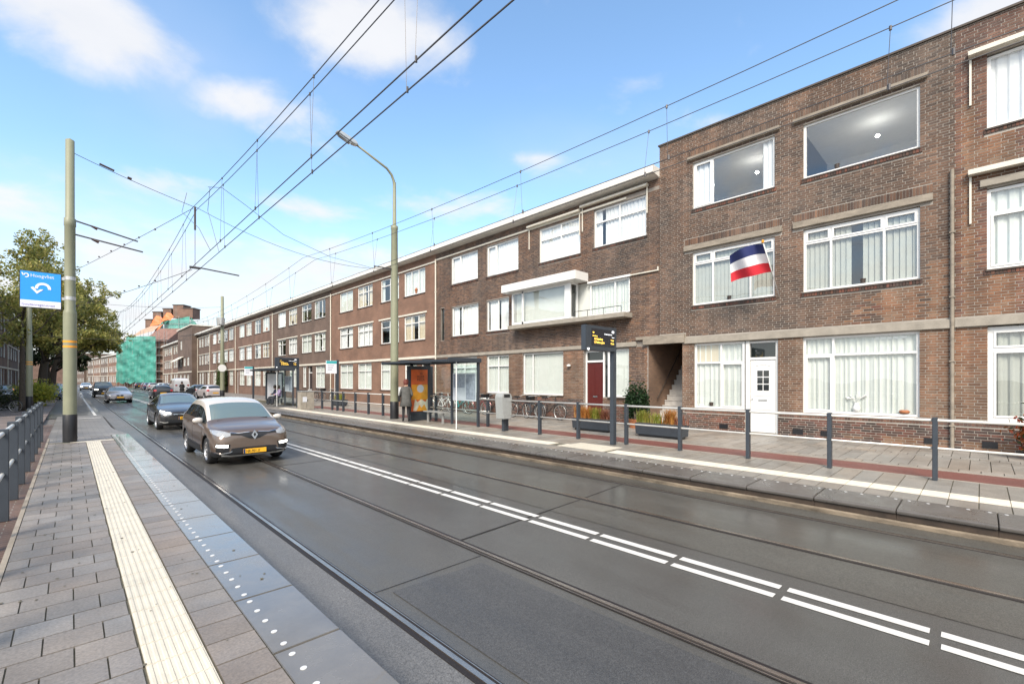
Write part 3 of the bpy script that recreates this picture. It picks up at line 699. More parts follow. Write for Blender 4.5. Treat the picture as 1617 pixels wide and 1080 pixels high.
MB().box(-.22, .2, 4.38, 5.36, .20, .285).build('door_step', 'concrete', A, bevel=.008)
for yy in (.75, 3.0, 3.72, 5.9): 
    b = MB(); b.box(-.028, -.012, yy, yy+.27, .34, .49)
    for q in range(5): b.box(-.034, -.028, yy+.02+q*.05, yy+.04+q*.05, .35, .48)
    b.build('air_vent', 'pole_black', A, fix=False)
downpipe(A, .50, .22, 7.2, 'concrete_old', .04)
MB().tube([(.3, 2.9, 1.15), (.3, 2.9, 3.2)], .018, 6).build('curtain_pole', 'brown_paint', A)
MB().box(.16, .2, 1.35, 2.1, 3.08, 3.16).build('window_light', 'white_pvc', A)

vz = MB(); vz.lathe([(.0, 0), (.07, .01), (.10, .12), (.05, .22), (.06, .25), (.0, .25)], (.13, 2.45, 1.07), 14); vz.build('vase', 'white_pvc', A, smooth=True)
for q in range(9):
    a = q*.7; MB().tube([(.13, 2.45, 1.3), (.12+.03*math.cos(a), 2.45+.10*math.sin(a), 1.45), (.11+.03*math.cos(a), 2.45+.24*math.sin(a), 1.5+.05*math.cos(q))], [.004, .004, .022], 6).build('flower', 'white_paint', A)
MB().lathe([(.0, 0), (.09, .01), (.12, .06), (.08, .10), (.0, .10)], (.12, 1.42, 1.07), 14).build('bowl', 'terracotta', A, smooth=True)
for yy, zz in ((6.5, 1.07), (5.9, 4.67), (2.3, 4.67), (2.9, 8.07)): MB().lathe([(.0, 0), (.06, .01), (.07, .13), (.0, .14)], (.12, yy, zz), 12).build('sill_pot', 'brown_paint', A)
# ---------- building B0: reddish neighbour at the right edge ----------
B0 = thing('brick_house', 'reddish brick house with white awning boxes at the right edge of the street front', 'house', (XF, 0, 0))
opB = [(-3.1, -.10, 8.0, 9.75), (-3.1, -.10, 4.62, 6.56), (-3.1, -.11, .98, 3.27)]
wB = wall_mesh('wall', -7.5, .455, .18, TOP1, opB, 'mortar_light', B0)
so_ = ([], [])
P, C = brick_courses(-3.2, .455, .20, TOP1-.03, opB+[(-7.5, .455, 3.25, 3.50), (-3.3, 0.02, 6.6, 6.78), (-3.2, -.05, 7.86, 8.0), (-3.2, -.05, 4.48, 4.62), (-3.2, .455, .84, .98)], REDB)
soldier(-3.2, -.05, 7.87, .12, so_, proud=.02, base=PLNT); soldier(-3.2, -.05, 4.49, .12, so_, proud=.02, base=PLNT); soldier(-3.2, .455, .845, .13, so_, proud=.004, base=REDB)
real_bricks(wB, P+so_[0], C+so_[1], (XF, 0))
MB().box(-.075, .03, -7.5, .455, 3.27, 3.49).build('belt_course', 'concrete', B0, bevel=.008)
MB().box(-.06, .35, -7.5, .465, TOP1, TOP1+.05).build('parapet_cap', 'sill_dark', B0)
MB().box(-.08, .02, -3.3, .02, 6.60, 6.77).build('lintel', 'concrete', B0, bevel=.008)
rooms(B0, -7.4, .4, ((.3, 3.35), (3.6, 6.75), (7.1, 10.2)), 'room_white')
window(B0, -3.1, -.10, 8.0, 9.72, cols=(.33, .66), cur='curtain_white', cspans=[(0, 1)], x=.05, curx=.15)
window(B0, -3.1, -.10, 4.62, 6.54, cols=(.33, .66), transom=.30, cur='curtain_sheer', ckind='folds', opens=((0, 2),), cspans=[(0, 1)])
window(B0, -3.1, -.11, .98, 3.24, cols=(.33, .66), transom=.24, cur='curtain_grey', fw=.10, opens=((0, 2), (1, 2)))
for z, ya in ((9.80, .22), (6.92, .22)):
    aw = MB(); aw.prism([(-.22, z), (-.22, z+.10), (-.16, z+.14), (-.02, z+.14), (-.02, z)], 'y', -3.6, ya); aw.build('awning_box', 'cream_paint', B0, bevel=.006)
    MB().box(-.06, -.02, ya-.06, ya-.02, z-1.15, z-.01).build('awning_arm', 'cream_paint', B0)
b = MB(); b.box(-.028, -.012, -.28, -.02, .34, .50)
for q in range(5): b.box(-.034, -.028, -.26+q*.05, -.24+q*.05, .35, .49)
b.build('air_vent', 'pole_black', B0, fix=False)

# ---------- building B: three storeys with cornice, canopy bay, red door and open stair porch ----------
B = thing('brick_house', 'brown house with a white canopied bay, a dark red door and an open stair porch', 'house', (XF, 0, 0))
yB0, yB1 = 8.365, 22.84
winB = dict(t1=(18.93, 21.32, 7.45, 9.02), t2=(15.83, 18.2, 7.40, 9.0), t3=(12.04, 14.44, 7.44, 9.03), t4=(8.91, 11.34, 7.50, 9.08),
            m1=(18.87, 21.26, 4.47, 6.13), m2=(16.5, 18.2, 4.52, 6.13), g1=(16.5, 18.2, 1.30, 3.24), g2=(12.99, 15.52, 1.28, 3.26))
opB2 = list(winB.values())+[(9.62, 15.75, 4.62, 6.12), (9.66, 11.86, .22, 3.24), (19.0, 21.3, 1.3, 3.24), (22.0, 22.35, 4.3, 6.2)]
porch = (7.48, 8.82, .18, 3.30)
wBw = wall_mesh('wall', yB0, yB1, .18, 9.55, opB2+[(yB0, 8.82, .18, 3.30)], 'mortar_dark', B, e0=6.0, skip=[(yB0, 8.82, .18, 3.30)])
so_ = ([], [])
hb = opB2+[(yB0, 8.86, .18, 3.50), (yB0, yB1, 3.27, 3.47), (yB0, yB1, 9.10, 9.2)]
for w in ('t1', 't2', 't3', 't4', 'm1', 'm2'):
    a, c, z0, z1 = winB[w]; hb.append((a-.05, c+.05, z0-.13, z0)); soldier(a-.05, c+.05, z0-.125, .12, so_, proud=.025, base=PLNT)
P, C = brick_courses(yB0, yB1, .20, 9.5, hb, BRWN, plinth=1.15)
real_bricks(wBw, P+so_[0], C+so_[1], (XF, 0))
# piers of the porch
pp = MB(); pp.quad((.3, 7.48, .18), (4.5, 7.48, .18), (4.5, 7.48, 7), (.3, 7.48, 7), 1); pp.quad((.0, 8.82, .18), (4.5, 8.82, .18), (4.5, 8.82, 7), (.0, 8.82, 7), 1)
pp.quad((.0, 7.48, 3.30), (4.5, 7.48, 6.9), (4.5, 8.82, 6.9), (.0, 8.82, 3.30), 1); pp.quad((4.4, 7.48, .18), (4.4, 8.82, .18), (4.4, 8.82, 7), (4.4, 7.48, 7), 1)
pp.build('porch_walls', ['mortar_dark', 'porch_brick'], B, fix=False)
st = MB()
for i in range(17): st.box(.45+i*.20, .45+i*.20+.24, 7.50, 8.80, .18+i*.20, .18+(i+1)*.20-.03); st.box(.43+i*.20, .43+i*.20+.26, 7.50, 8.80, .18+(i+1)*.20-.03, .18+(i+1)*.20)
stp = st.build('stair', 'stair_stone', B, fix=False)
MB().tube([(.5, 8.72, 1.25), (3.7, 8.72, 4.45)], .022, 8).build('handrail', 'brown_paint', B)
# cornice: white fascia over a deep soffit
b = MB(); b.prism([(-.50, 9.60), (-.50, 9.83), (-.46, 9.86), (.3, 9.86), (.3, 9.56), (.0, 9.54)], 'y', yB0, yB1+.002); b.build('cornice', 'cornice_white', B)
MB().box(-.05, .02, yB0+1.4, yB1, 9.12, 9.19).build('lintel_band', 'cream_paint', B)
MB().box(-.06, .02, 9.31, 11.895, 3.28, 3.46).build('belt_course', 'concrete', B, bevel=.008)
MB().box(-.06, .02, 11.9, yB1, 3.29, 3.45).build('belt_course', 'concrete', B, bevel=.008)
MB().prism([(7.36, 3.30), (7.36, 3.62), (9.3, 3.62), (9.3, 3.50), (9.0, 3.50), (9.0, 3.30)], 'x', -.12, -.0).build('porch_ledge', 'concrete_old', B, bevel=.01)
MB().prism([(8.38, 6.05), (8.38, 6.2), (8.42, 6.2), (8.42, 6.09), (9.6, 6.09), (9.6, 6.05)], 'x', -.08, .0).build('ledge', 'cream_paint', B)
MB().box(.10, .16, 11.55, 12.22, 4.62, 6.12).build('curtain', 'curtain_sheer', B)
rooms(B, yB0+.5, yB1-.1, ((.3, 3.35), (3.6, 6.75), (7.1, 9.4)), 'room', (12.5, 16.1, 18.5))
window(B, *winB['t1'], cols=(.66,), cur='curtain_white', opens=((0, 1),))
window(B, *winB['t2'], cols=(.70,), cur='curtain_white', opens=((0, 1),))
window(B, *winB['t3'], cols=(.47,), transom=.34, cur='curtain_white')
window(B, *winB['t4'], cols=(.5,), transom=.34, cur='curtain_white', cspans=[(0, .8), (.86, 1)])
window(B, *winB['m1'], cols=(.62,), cur='curtain_white', cspans=[(0, .7), (.78, 1)])
window(B, *winB['m2'], cols=(.5,), cur='curtain_white', cspans=[(0, .42), (.5, .95)])
window(B, *winB['g1'], cols=(.5,), transom=.28, cur='curtain_sheer')
window(B, *winB['g2'], cols=(.76,), cur='curtain_sheer', ckind='blind')
window(B, 19.0, 21.3, 1.3, 3.24, cols=(.5,), transom=.3, cur='curtain_sheer')
MB().box(.1, .14, 22.02, 22.33, 4.35, 6.15).build('narrow_window', 'car_glass', B)
# canopy bay on the first floor
bay = MB(); bay.box(-.90, -.002, 11.62, 16.1, 6.14, 6.50); cb = bay.build('canopy', 'white_paint', B, bevel=.01)
MB().prism([(-.62, 4.40), (-.62, 4.58), (-.0, 4.60), (-.0, 4.40)], 'y', 9.5, 15.95).build('bay_sill', 'concrete', B, bevel=.01)
f = MB(); x0 = -.55
for y in (12.15, 14.95, 15.62): f.box(x0, x0+.07, y, y+.10, 4.60, 6.14)
f.box(x0, x0+.07, 12.25, 15.62, 4.60, 4.70); f.box(x0, x0+.07, 12.25, 15.62, 6.04, 6.14); f.box(x0+.07, .0, 15.64, 15.71, 4.6, 6.14); f.box(-.10, .0, 12.15, 12.22, 4.6, 6.14); f.box(x0+.07, -.1, 12.15, 12.21, 4.6, 4.68); f.box(x0+.07, -.1, 12.15, 12.21, 6.06, 6.14)
f.box(x0-.02, x0, 12.13, 12.45, 4.60, 6.14)
bf = f.build('bay_window', 'white_pvc', B, fix=False)
for p, q in ((12.25, 14.95), (15.05, 15.62)): MB().quad((x0+.03, p, 4.7), (x0+.03, p, 6.04), (x0+.03, q, 6.04), (x0+.03, q, 4.7)).build('pane', 'glass', bf, fix=False)
MB().quad((x0+.07, 12.18, 4.68), (-.1, 12.18, 4.68), (-.1, 12.18, 6.06), (x0+.07, 12.18, 6.06)).build('pane', 'glass', bf, fix=False)
curtain(12.3, 15.6, 4.7, 6.05, -.34, 'curtain_sheer', bf, 'blind')
window(B, 9.62, 11.55, 4.66, 6.02, cols=(.36,), cur='curtain_sheer', x=.02, curx=.14, opens=())
MB().box(-.10, .02, 9.55, 11.6, 6.03, 6.11).build('awning_rail', 'white_pvc', B)
bl = MB()
for y in (9.7, 10.5, 11.3, 12.0): bl.tube([(-.50, y, 4.6), (-.50, y, 4.85)], .012, 6)
bl.tube([(-.50, 9.7, 4.85), (-.50, 12.0, 4.85)], .014, 6); bl.build('balcony_rail', 'pole_black', B)
# awning boxes over the two top right windows
for a, c, z in ((12.0, 15.1, 9.20), (8.80, 11.95, 9.32)):
    aw = MB(); aw.prism([(-.20, z), (-.20, z+.07), (-.14, z+.11), (-.02, z+.11), (-.02, z)], 'y', a, c); aw.build('awning_box', 'cream_paint', B, bevel=.006)
    for y in (a+.05, c-.05): MB().box(-.06, -.025, y-.02, y+.02, z-1.0, z-.005).build('awning_arm', 'cream_paint', B)
# red door in its recess
D = MB(); dx = .55
D.quad((.0, 12.3, .2), (dx, 12.3, .2), (dx, 12.3, 3.2), (.0, 12.3, 3.2))
D = MB()
for a, c in ((11.80, 11.86), (10.90, 10.97), (10.62, 10.74)): D.box(.14, .24, a, c, .24, 3.22)
D.box(.14, .24, 10.97, 11.80, 2.72, 2.80); D.box(.14, .24, 10.74, 10.90, 1.05, 1.15); D.box(.14, .24, 10.97, 11.80, 3.15, 3.22)
D.build('door_frame', 'white_pvc', B, fix=False)
mat('door_red', (.085, .012, .009), .4, var=.08)
rd = MB(); rd.box(.19, .23, 10.97, 11.80, .30, 2.72)
for a, c, d, e in ((11.08, 11.36, .5, 1.2), (11.42, 11.70, .5, 1.2), (11.08, 11.36, 1.35, 2.55), (11.42, 11.70, 1.35, 2.55)): rd.box(.18, .19, a, c, d, e)
rdo = rd.build('front_door', 'door_red', B, fix=False); tag(rdo, 'dark red panelled front door')
MB().box(.17, .18, 11.28, 11.5, 1.24, 1.30).build('letter_slot', 'chrome', rdo)
MB().box(.20, .23, 10.97, 11.80, 2.80, 3.15).build('fanlight', 'car_glass', B); MB().quad((.2, 10.74, 1.15), (.2, 10.74, 3.2), (.2, 10.9, 3.2), (.2, 10.9, 1.15)).build('side_light', 'car_glass', B, fix=False)
window(B, 9.68, 10.62, 1.28, 3.22, cols=(), cur='curtain_sheer', ckind='blind', x=.12)
b = MB(); b.box(.02, .25, 9.66, 10.9, .22, 1.26); b.build('infill', 'mortar_dark', B, fix=False)
P, C = brick_courses(9.66, 10.9, .22, 1.22, [], PLNT, x=.02); stuff(link('brick_courses', pieces_mesh('brick_courses', P, C, 'brick_piece'), B))
MB().box(-.25, .2, 10.85, 11.95, .20, .30).build('door_step', 'concrete', B, bevel=.008)
MB().lathe([(.0, 0), (.09, .02), (.1, .08), (.0, .12)], (-.1, 12.6, 2.55), 12).build('wall_lamp', 'white_pvc', B)
downpipe(B, 22.78, .22, 9.2)
MB().quad((.3, yB0, 9.8), (.3, yB1, 9.8), (9, yB1, 9.8), (9, yB0, 9.8)).build('roof', 'sill_dark', B)

# ---------- template for the long row (one unit of 15.37 m) ----------
brickwork('brick_red_far', (.225, .118, .075), (.185, .10, .065), (.20, .15, .115), dirt=.25)
brickwork('brick_brown_far', (.155, .10, .075), (.125, .082, .062), (.15, .125, .10), dirt=.25)
brickwork('brick_mid_far', (.20, .115, .08), (.165, .095, .07), (.17, .135, .11), dirt=.25)
UL = 15.37
def unit(label, wallm, L=UL, nwin=4, ztop=9.55, simple=False, ground='door', curt=True):
    t = thing('terraced_house', label, 'house')
    k = L/UL; cols = [(1.15*k, 3.65*k), (4.3*k, 6.8*k), (8.0*k, 10.4*k), (11.2*k, 13.65*k)]
    ops = []
    for a, c in cols: ops += [(a, c, 7.42, 9.0), (a, c, 4.50, 6.10)]
    gd = [(4.4*k, 6.85*k, 'w'), (8.15*k, 10.4*k, 'w'), (11.2*k, 13.6*k, 'w'), (.6*k, 1.7*k, 'd'), (2.1*k, 3.6*k, 'w'), (14.1*k, 15.0*k, 'd')] if ground == 'a' else \
         [(1.3*k, 3.4*k, 'w'), (4.1*k, 5.3*k, 'd'), (5.6*k, 6.5*k, 'w'), (7.9*k, 10.2*k, 'w'), (11.2*k, 13.4*k, 'w'), (14.0*k, 15.0*k, 'd')]
    for a, c, ty in gd: ops.append((a, c, 1.28 if ty == 'w' else .2, 3.22))
    wall_mesh('wall', 0, L, .15, ztop, ops, wallm, t)
    for i, (a, c) in enumerate(cols):
        for z0, z1, r in ((7.42, 9.0, 1), (4.50, 6.10, 0)):
            cu = ('curtain_white', 'curtain_white', 'curtain_sheer', 'curtain_sheer', 'curtain_grey', 'curtain_beige')[int(rng.integers(6))]; ck = ('folds', 'folds', 'blind')[int(rng.integers(3))]; cs_ = [[(0, 1)], [(0, 1)], [(0, .42), (.58, 1)], [(0, .3), (.55, 1)], [(0, .16), (.84, 1)], [(.0, .62)]][int(rng.integers(6))]
            window(t, a, c, z0, z1, cols=(.5,) if (i % 2 or simple) else (.33, .66), transom=None if (r and i % 3 == 0) else .3, cur=cu, ckind=ck, cspans=cs_, x=.06, curx=.17)
            if rng.random() < .5: MB().lathe([(.0, 0), (.07, .01), (.09, .14), (.13, .26), (.06, .36), (.0, .38)], (.13, a+.5+rng.random()*1.4, z0+.07), 8).build('sill_plant', ('terracotta', 'bark', 'brown_paint', 'white_paint')[int(rng.integers(4))], t)
    for a, c, ty in gd:
        if ty == 'w': window(t, a, c, 1.28, 3.22, cols=(.5,), transom=.3, cur='curtain_sheer', cspans=[(0, 1)])
        else:
            d = MB(); d.box(.18, .23, a+.06, c-.06, .2, 2.6); dd = d.build('front_door', 'brown_paint' if rng.random() < .5 else 'door_dark' if 'door_dark' in MATS else 'door_red', t)
            q = MB(); q.box(.14, .25, a, a+.06, .2, 3.22); q.box(.14, .25, c-.06, c, .2, 3.22); q.box(.14, .25, a+.06, c-.06, 2.6, 2.68); q.build('door_frame', 'white_pvc', t, fix=False)
            MB().quad((.2, a+.06, 2.68), (.2, c-.06, 2.68), (.2, c-.06, 3.2), (.2, a+.06, 3.2)).build('fanlight', 'car_glass', t, fix=False)
    b = MB()
    for (a, c), (a2, c2) in ((cols[0], cols[1]), (cols[2], cols[3])): b.box(-.05, .01, a-.2, c2+.2, 6.14, 6.24)
    b.build('lintel', 'cream_paint', t, fix=False)
    MB().box(-.05, .01, 0, L-.002, 9.05, 9.13).build('lintel_band', 'cream_paint', t, fix=False)
    MB().box(-.06, .01, 0, L-.002, 3.30, 3.45).build('belt_course', 'cream_paint', t, fix=False)
    MB().prism([(-.50, 9.60), (-.50, 9.83), (-.46, 9.86), (.3, 9.86), (.3, 9.56), (.0, 9.54)], 'y', 0, L-.002).build('cornice', 'cornice_white', t)
    MB().quad((.3, 0, 9.8), (.3, L, 9.8), (9, L, 9.8), (9, 0, 9.8)).build('roof', 'sill_dark', t)
    rooms(t, .1, L-.1, ((.3, 3.35), (3.6, 6.75), (7.1, 9.4)), 'room', (3.9*k, 7.3*k, 10.8*k))
    downpipe(t, L-.12, .2, 9.2)
    return t
GR = 'three-storey brick houses in the long row'
mat('door_dark', (.04, .03, .03), .4)
U3 = unit('orange-red brick house in the row, behind the bus shelter with the orange poster', 'brick_red_far', ground='a'); U3.location = (XF, 22.85, 0); U3['group'] = GR
U4 = unit('dark brown brick house in the row, behind the far departure display', 'brick_brown_far', ground='b'); U4.location = (XF, 38.22, 0); U4['group'] = GR
U5 = dup(U3, (XF, 53.60, 0), label='purplish brown brick house in the row, second past the far bus shelter', swap={'brick_red_far': 'brick_mid_far'})
U6 = dup(U4, (XF, 68.98, 0), label='brown brick house in the row with a climbing plant by its ground floor', swap={'brick_brown_far': 'brick_mid_far'})
U7 = unit('shorter brown brick house closing the long row next to the taller corner block', 'brick_brown_far', L=9.6, simple=True, ground='b'); U7.location = (XF, 84.36, 0); U7['group'] = GR
# corner block standing forward, then a lower row
CB = thing('corner_building', 'taller brown brick corner block with blank side wall standing forward of the row', 'building', (14.95, 94, 0))
ops = [(2.5, 4.5, 4.5, 6.0), (6, 8, 4.5, 6.0), (10, 12, 4.5, 6.0), (2.5, 4.5, .2, 3), (6, 8, 1, 3), (10, 12, 1, 3), (9.6, 11.4, 7.6, 9.3)]
wall_mesh('wall', 0, 14, .1, 11.3, ops, 'brick_brown_far', CB)
for o_ in ops: window(CB, *o_, cols=(.5,), transom=.3, cur='curtain_sheer')
MB().box(-.2, 9.1, -.1, 14, 11.3, 11.5).build('parapet_cap', 'cream_paint', CB); MB().box(-.06, 0, 0, 14, 3.3, 3.5).build('belt_course', 'cream_paint', CB)
MB().prism([(0, 6.3), (-1.3, 5.4), (-1.3, 5.3), (0, 6.2)], 'y', 8, 13.5).build('awning', 'cream_paint', CB)
U8 = unit('lower brick row building with a projecting awning before the scaffolding', 'brick_mid_far', L=13.0, simple=True, ground='b'); U8.location = (XF, 108.1, 0); U8['group'] = GR
U9 = dup(U8, (XF, 121.1, 0), label='last brick row building beside the green scaffold netting')
# left side of the street: same kind of row, seen between the trees
for i in range(6):
    u = dup((U4, U3, U5)[i % 3], (-5.35, 34+UL*(i+1), 0), rz=PI, label=('brown brick house at the left edge behind the thin tree', 'red brick house on the left behind the yellow shrub', 'brown brick house on the left behind the row of trees',
        'far brown brick house on the left, behind the thick tree trunk', 'farther red brick house on the left behind the tree crowns', 'farthest brick house on the left side of the street')[i], group='brick houses on the left side')
# far rows where the street bends to the left
dvec = Vector((5.5-10.2, 53)); ang = math.atan2(-dvec.x, dvec.y)
for i in range(4):
    f_ = i*15.37/dvec.length
    dup((U3, U4)[i % 2], (10.3+dvec.x*f_, 183+dvec.y*f_, 0), rz=ang, label=('far brick house just left of the green netting', 'second far brick house left of the netting', 'third far brick house past the netting', 'last far brick house before the tall block')[i], group='far brick houses where the street bends')
FB = thing('apartment_block', 'tall plain brown block at the far end of the street', 'building', (4.0, 245, 0), rz=R(5))
ops = [(a, a+2, z, z+1.6) for a in (2, 6, 10, 14, 18) for z in (1.2, 4.4, 7.6)]
wall_mesh('wall', 0, 22, .1, 12.3, ops, 'brick_brown_far', FB)
for o_ in ops: window(FB, *o_, cols=(.5,), cur='curtain_sheer', sill=False)
MB().box(-.2, 9, -.1, 22, 12.3, 12.5).build('parapet_cap', 'concrete_old', FB)
FC = thing('apartment_block', 'low brick building closing the view at the end of the road', 'building', (-22, 300, 0), rz=R(90))
ops = [(a, a+2, z, z+1.6) for a in range(2, 40, 4) for z in (1.2, 4.4, 7.6)]
wall_mesh('wall', -40, 42, .1, 11.3, ops, 'brick_mid_far', FC).rotation_euler = (0, 0, 0)
for o_ in ops: window(FC, *o_, cols=(.5,), cur='curtain_sheer', sill=False)
MB().box(-.3, 9, -40, 42, 11.3, 11.6).build('cornice', 'cornice_white', FC)

# ================================================================ scaffolded building far down the street (turned towards the camera)
def fr(u, v, d):                             # point seen at distance d, used to set out the far, turned building
    l = (u-808)/719.*d; return (l*CT+d*ST, -l*ST+d*CT, EYE+(600-v)/719.*d)
m, nt, p, N, L = newmat('green_net'); MATS['green_net'] = m
p.inputs['Base Color'].default_value = (.05, .34, .27, 1); p.inputs['Roughness'].default_value = .6; p.inputs['Subsurface Weight'].default_value = 0
_g = N('ShaderNodeNewGeometry'); _n = N('ShaderNodeTexNoise'); _n.inputs['Scale'].default_value = .55; _n.inputs['Detail'].default_value = 6; L(_g.outputs['Position'], _n.inputs['Vector'])
_r = N('ShaderNodeValToRGB'); L(_n.outputs[0], _r.inputs[0]); _r.color_ramp.elements[0].position = .35; _r.color_ramp.elements[0].color = (.02, .17, .135, 1); _r.color_ramp.elements[1].position = .65; _r.color_ramp.elements[1].color = (.07, .34, .27, 1); L(_r.outputs[0], p.inputs['Base Color'])
_t = N('ShaderNodeBsdfTransparent'); _m = N('ShaderNodeMixShader'); _m.inputs[0].default_value = .86; L(_t.outputs[0], _m.inputs[1]); L(p.outputs[0], _m.inputs[2]); L(_m.outputs[0], nt.nodes['Material Output'].inputs[0])
mat('tarp_orange', (.62, .17, .05), .55, var=.2, scale=1); mat('scaffold_tube', (.35, .36, .34), .4, metal=.6); mat('roof_tile', (.20, .11, .085), .8, var=.3, scale=2); mat('wood_pale', (.40, .27, .20), .8, var=.25, scale=2)
o0 = fr(183, 600, 118)
S = thing('scaffolded_building', 'tall building wrapped in green scaffold netting with orange tarpaulins on its roof', 'building', (o0[0], o0[1], 0), rz=-TH)
k = 118/719.
def lx(u): return (u-183)*k
def lz(v, d=118): return EYE+(600-v)/719.*d
wm = MB(); wm.box(.6, lx(258), 1.3, 14, 0, lz(538)); wm.box(lx(258), lx(300)+2, 8, 20, 0, lz(545, 128))
wm.build('wall', 'brick_mid_far', S)
b = MB()
for zz in np.arange(.5, 11, 2.9):
    for i in range(3): b.box(1.5+i*2.6, 2.7+i*2.6, 1.2, 1.32, zz+.6, zz+2.2)
b.build('window', 'white_pvc', S, fix=False)
net = MB(); nx = 34; nz = 16; W_ = lx(245)
def netp(i, j): 
    x = W_*i/nx; z = 1.2+(lz(531)-1.2)*j/nz; y = .12*math.sin(i*1.3+j*.2)+.10*math.sin(j*1.9+i*.5)-.05*((i % 6) == 0)
    return (x, y, z+(.25*math.sin(i*.9) if j == 0 else 0))
for i in range(nx):
    for j in range(nz): 
        if j >= 14 and i < 8 and i > 1: continue
        net.quad(netp(i, j), netp(i+1, j), netp(i+1, j+1), netp(i, j+1))
net.build('netting', 'green_net', S, smooth=True, fix=False)
sc = MB()
for x in np.arange(0, W_+2.6, 2.05):
    for y in (.15, 1.1): sc.tube([(x, y, 0), (x, y, lz(522))], .045, 6)
for z in np.arange(2.2, 14, 2.05):
    sc.tube([(0, .15, z), (W_+2.4, .15, z)], .04, 6); sc.box(0, W_+2.2, .2, 1.05, z-.06, z)
    sc.tube([(W_+2.3, .15, z), (W_+2.3, 6, z)], .04, 6)
sc.build('scaffold', 'scaffold_tube', S, fix=False)
# steep roofs, chimneys, tarpaulins, upper netting behind the lower row
rf = MB()
rf.prism([(1.3, lz(538)), (14, lz(538)), (11.5, lz(516)), (7, lz(514))], 'x', lx(218), lx(256)); rf.build('roof', 'roof_tile', S)
d2 = 128; k2 = d2/719.
def L2(u, v): q = fr(u, v, d2); v_ = Vector((q[0]-o0[0], q[1]-o0[1])); return (v_.x*CT-v_.y*ST, 10.0, q[2])
def slab(name, uv, m, y0=9.2, y1=9.5): 
    b = MB(); b.prism([(L2(u, v)[0], L2(u, v)[2]) for u, v in uv], 'y', y0, y1); return b.build(name, m, S)
def sheet_net(u0, u1, va, vb, y, nx_=16, nz_=8, m='green_net', nm='netting'):
    b = MB(); a = L2(u0, va)[0]; c = L2(u1, va)[0]
    def q(i, j):
        t_ = i/nx_; zt = L2(0, va[0]*(1-t_)+va[1]*t_)[2] if isinstance(va, tuple) else L2(0, va)[2]; zb = L2(0, vb)[2]; z = zb+(zt-zb)*j/nz_
        return (a+(c-a)*t_, y+.12*math.sin(i*1.7+j)+.08*math.sin(j*2.3), z)
    for i in range(nx_):
        for j in range(nz_): b.quad(q(i, j), q(i+1, j), q(i+1, j+1), q(i, j+1))
    return b.build(nm, m, S, smooth=True, fix=False)
_L2 = L2
def L2(u, v): return _L2(u, v[0] if isinstance(v, tuple) else v)
sheet_net(262, 303, (508, 500), 548, 9.2); sheet_net(303, 314, (501, 513), 548, 9.35, 6); sheet_net(248, 262, (520, 508), 550, 9.0, 6)
def tarp(pts, m, y, nm='tarpaulin'):
    b = MB(); n_ = len(pts)//2; top = pts[:n_]; bot = pts[n_:][::-1]
    for i in range(n_-1):
        for k_ in range(4):
            def q(i_, k2): t_ = k2/4; p_, r_ = L2(*top[i_]), L2(*bot[i_]); return (p_[0]*(1-t_)+r_[0]*t_, y-.9*t_+.10*math.sin(i_*2+k2*1.7), p_[2]*(1-t_)+r_[2]*t_)
            b.quad(q(i, k_), q(i, k_+1), q(i+1, k_+1), q(i+1, k_))
    return b.build(nm, m, S, fix=False)
tarp([(240, 507), (246, 498), (254, 500), (259, 506), (258, 512), (252, 514), (245, 515), (240, 517)], 'tarp_orange', 10.0)
tarp([(258, 500), (263, 493), (270, 495), (274, 500), (273, 506), (268, 506), (263, 507), (258, 508)], 'tarp_orange', 10.0)
tarp([(216, 529), (226, 522), (242, 516), (258, 514), (250, 524), (242, 526), (228, 530), (218, 533)], 'wood_pale', 9.0)
tarp([(245, 528), (252, 519), (262, 512), (272, 503), (268, 510), (262, 518), (256, 530), (250, 540)], 'tarp_orange', 8.9)
for a, c, t, bt in ((272, 288, 482, 502), (288, 303, 487, 502), (256, 269, 488, 500), (240, 253, 493, 510), (228, 238, 505, 518)):
    x0, x1 = L2(a, t)[0], L2(c, t)[0]; ch = MB(); ch.box(x0, x1, 10.2, 13.2, L2(a, bt)[2], L2(a, t)[2]); c_ = ch.build('chimney', 'brick_mid_far', S)
    q = MB(); q.box(x0-.15, x1+.15, 10.05, 13.35, L2(a, t)[2], L2(a, t)[2]+.22); q.build('chimney_cap', 'sill_dark', c_)
sp = MB()
for u, v0, v1 in ((258, 560, 498), (286, 560, 500), (303, 560, 500), (333, 530, 506)): q = L2(u, v1); sp.tube([(q[0], 9.0, L2(u, v0)[2]), (q[0], 9.0, q[2])], .06, 6)
for v in (512, 524, 536): sp.tube([(L2(258, v)[0], 9.0, L2(258, v)[2]), (L2(303, v)[0], 9.0, L2(303, v)[2])], .05, 6)
sp.tube([(L2(303, 508)[0], 9.0, L2(303, 508)[2]), (L2(333, 508)[0], 9.0, L2(333, 508)[2])], .05, 6)
sp.build('scaffold_pole', 'scaffold_tube', S, fix=False)

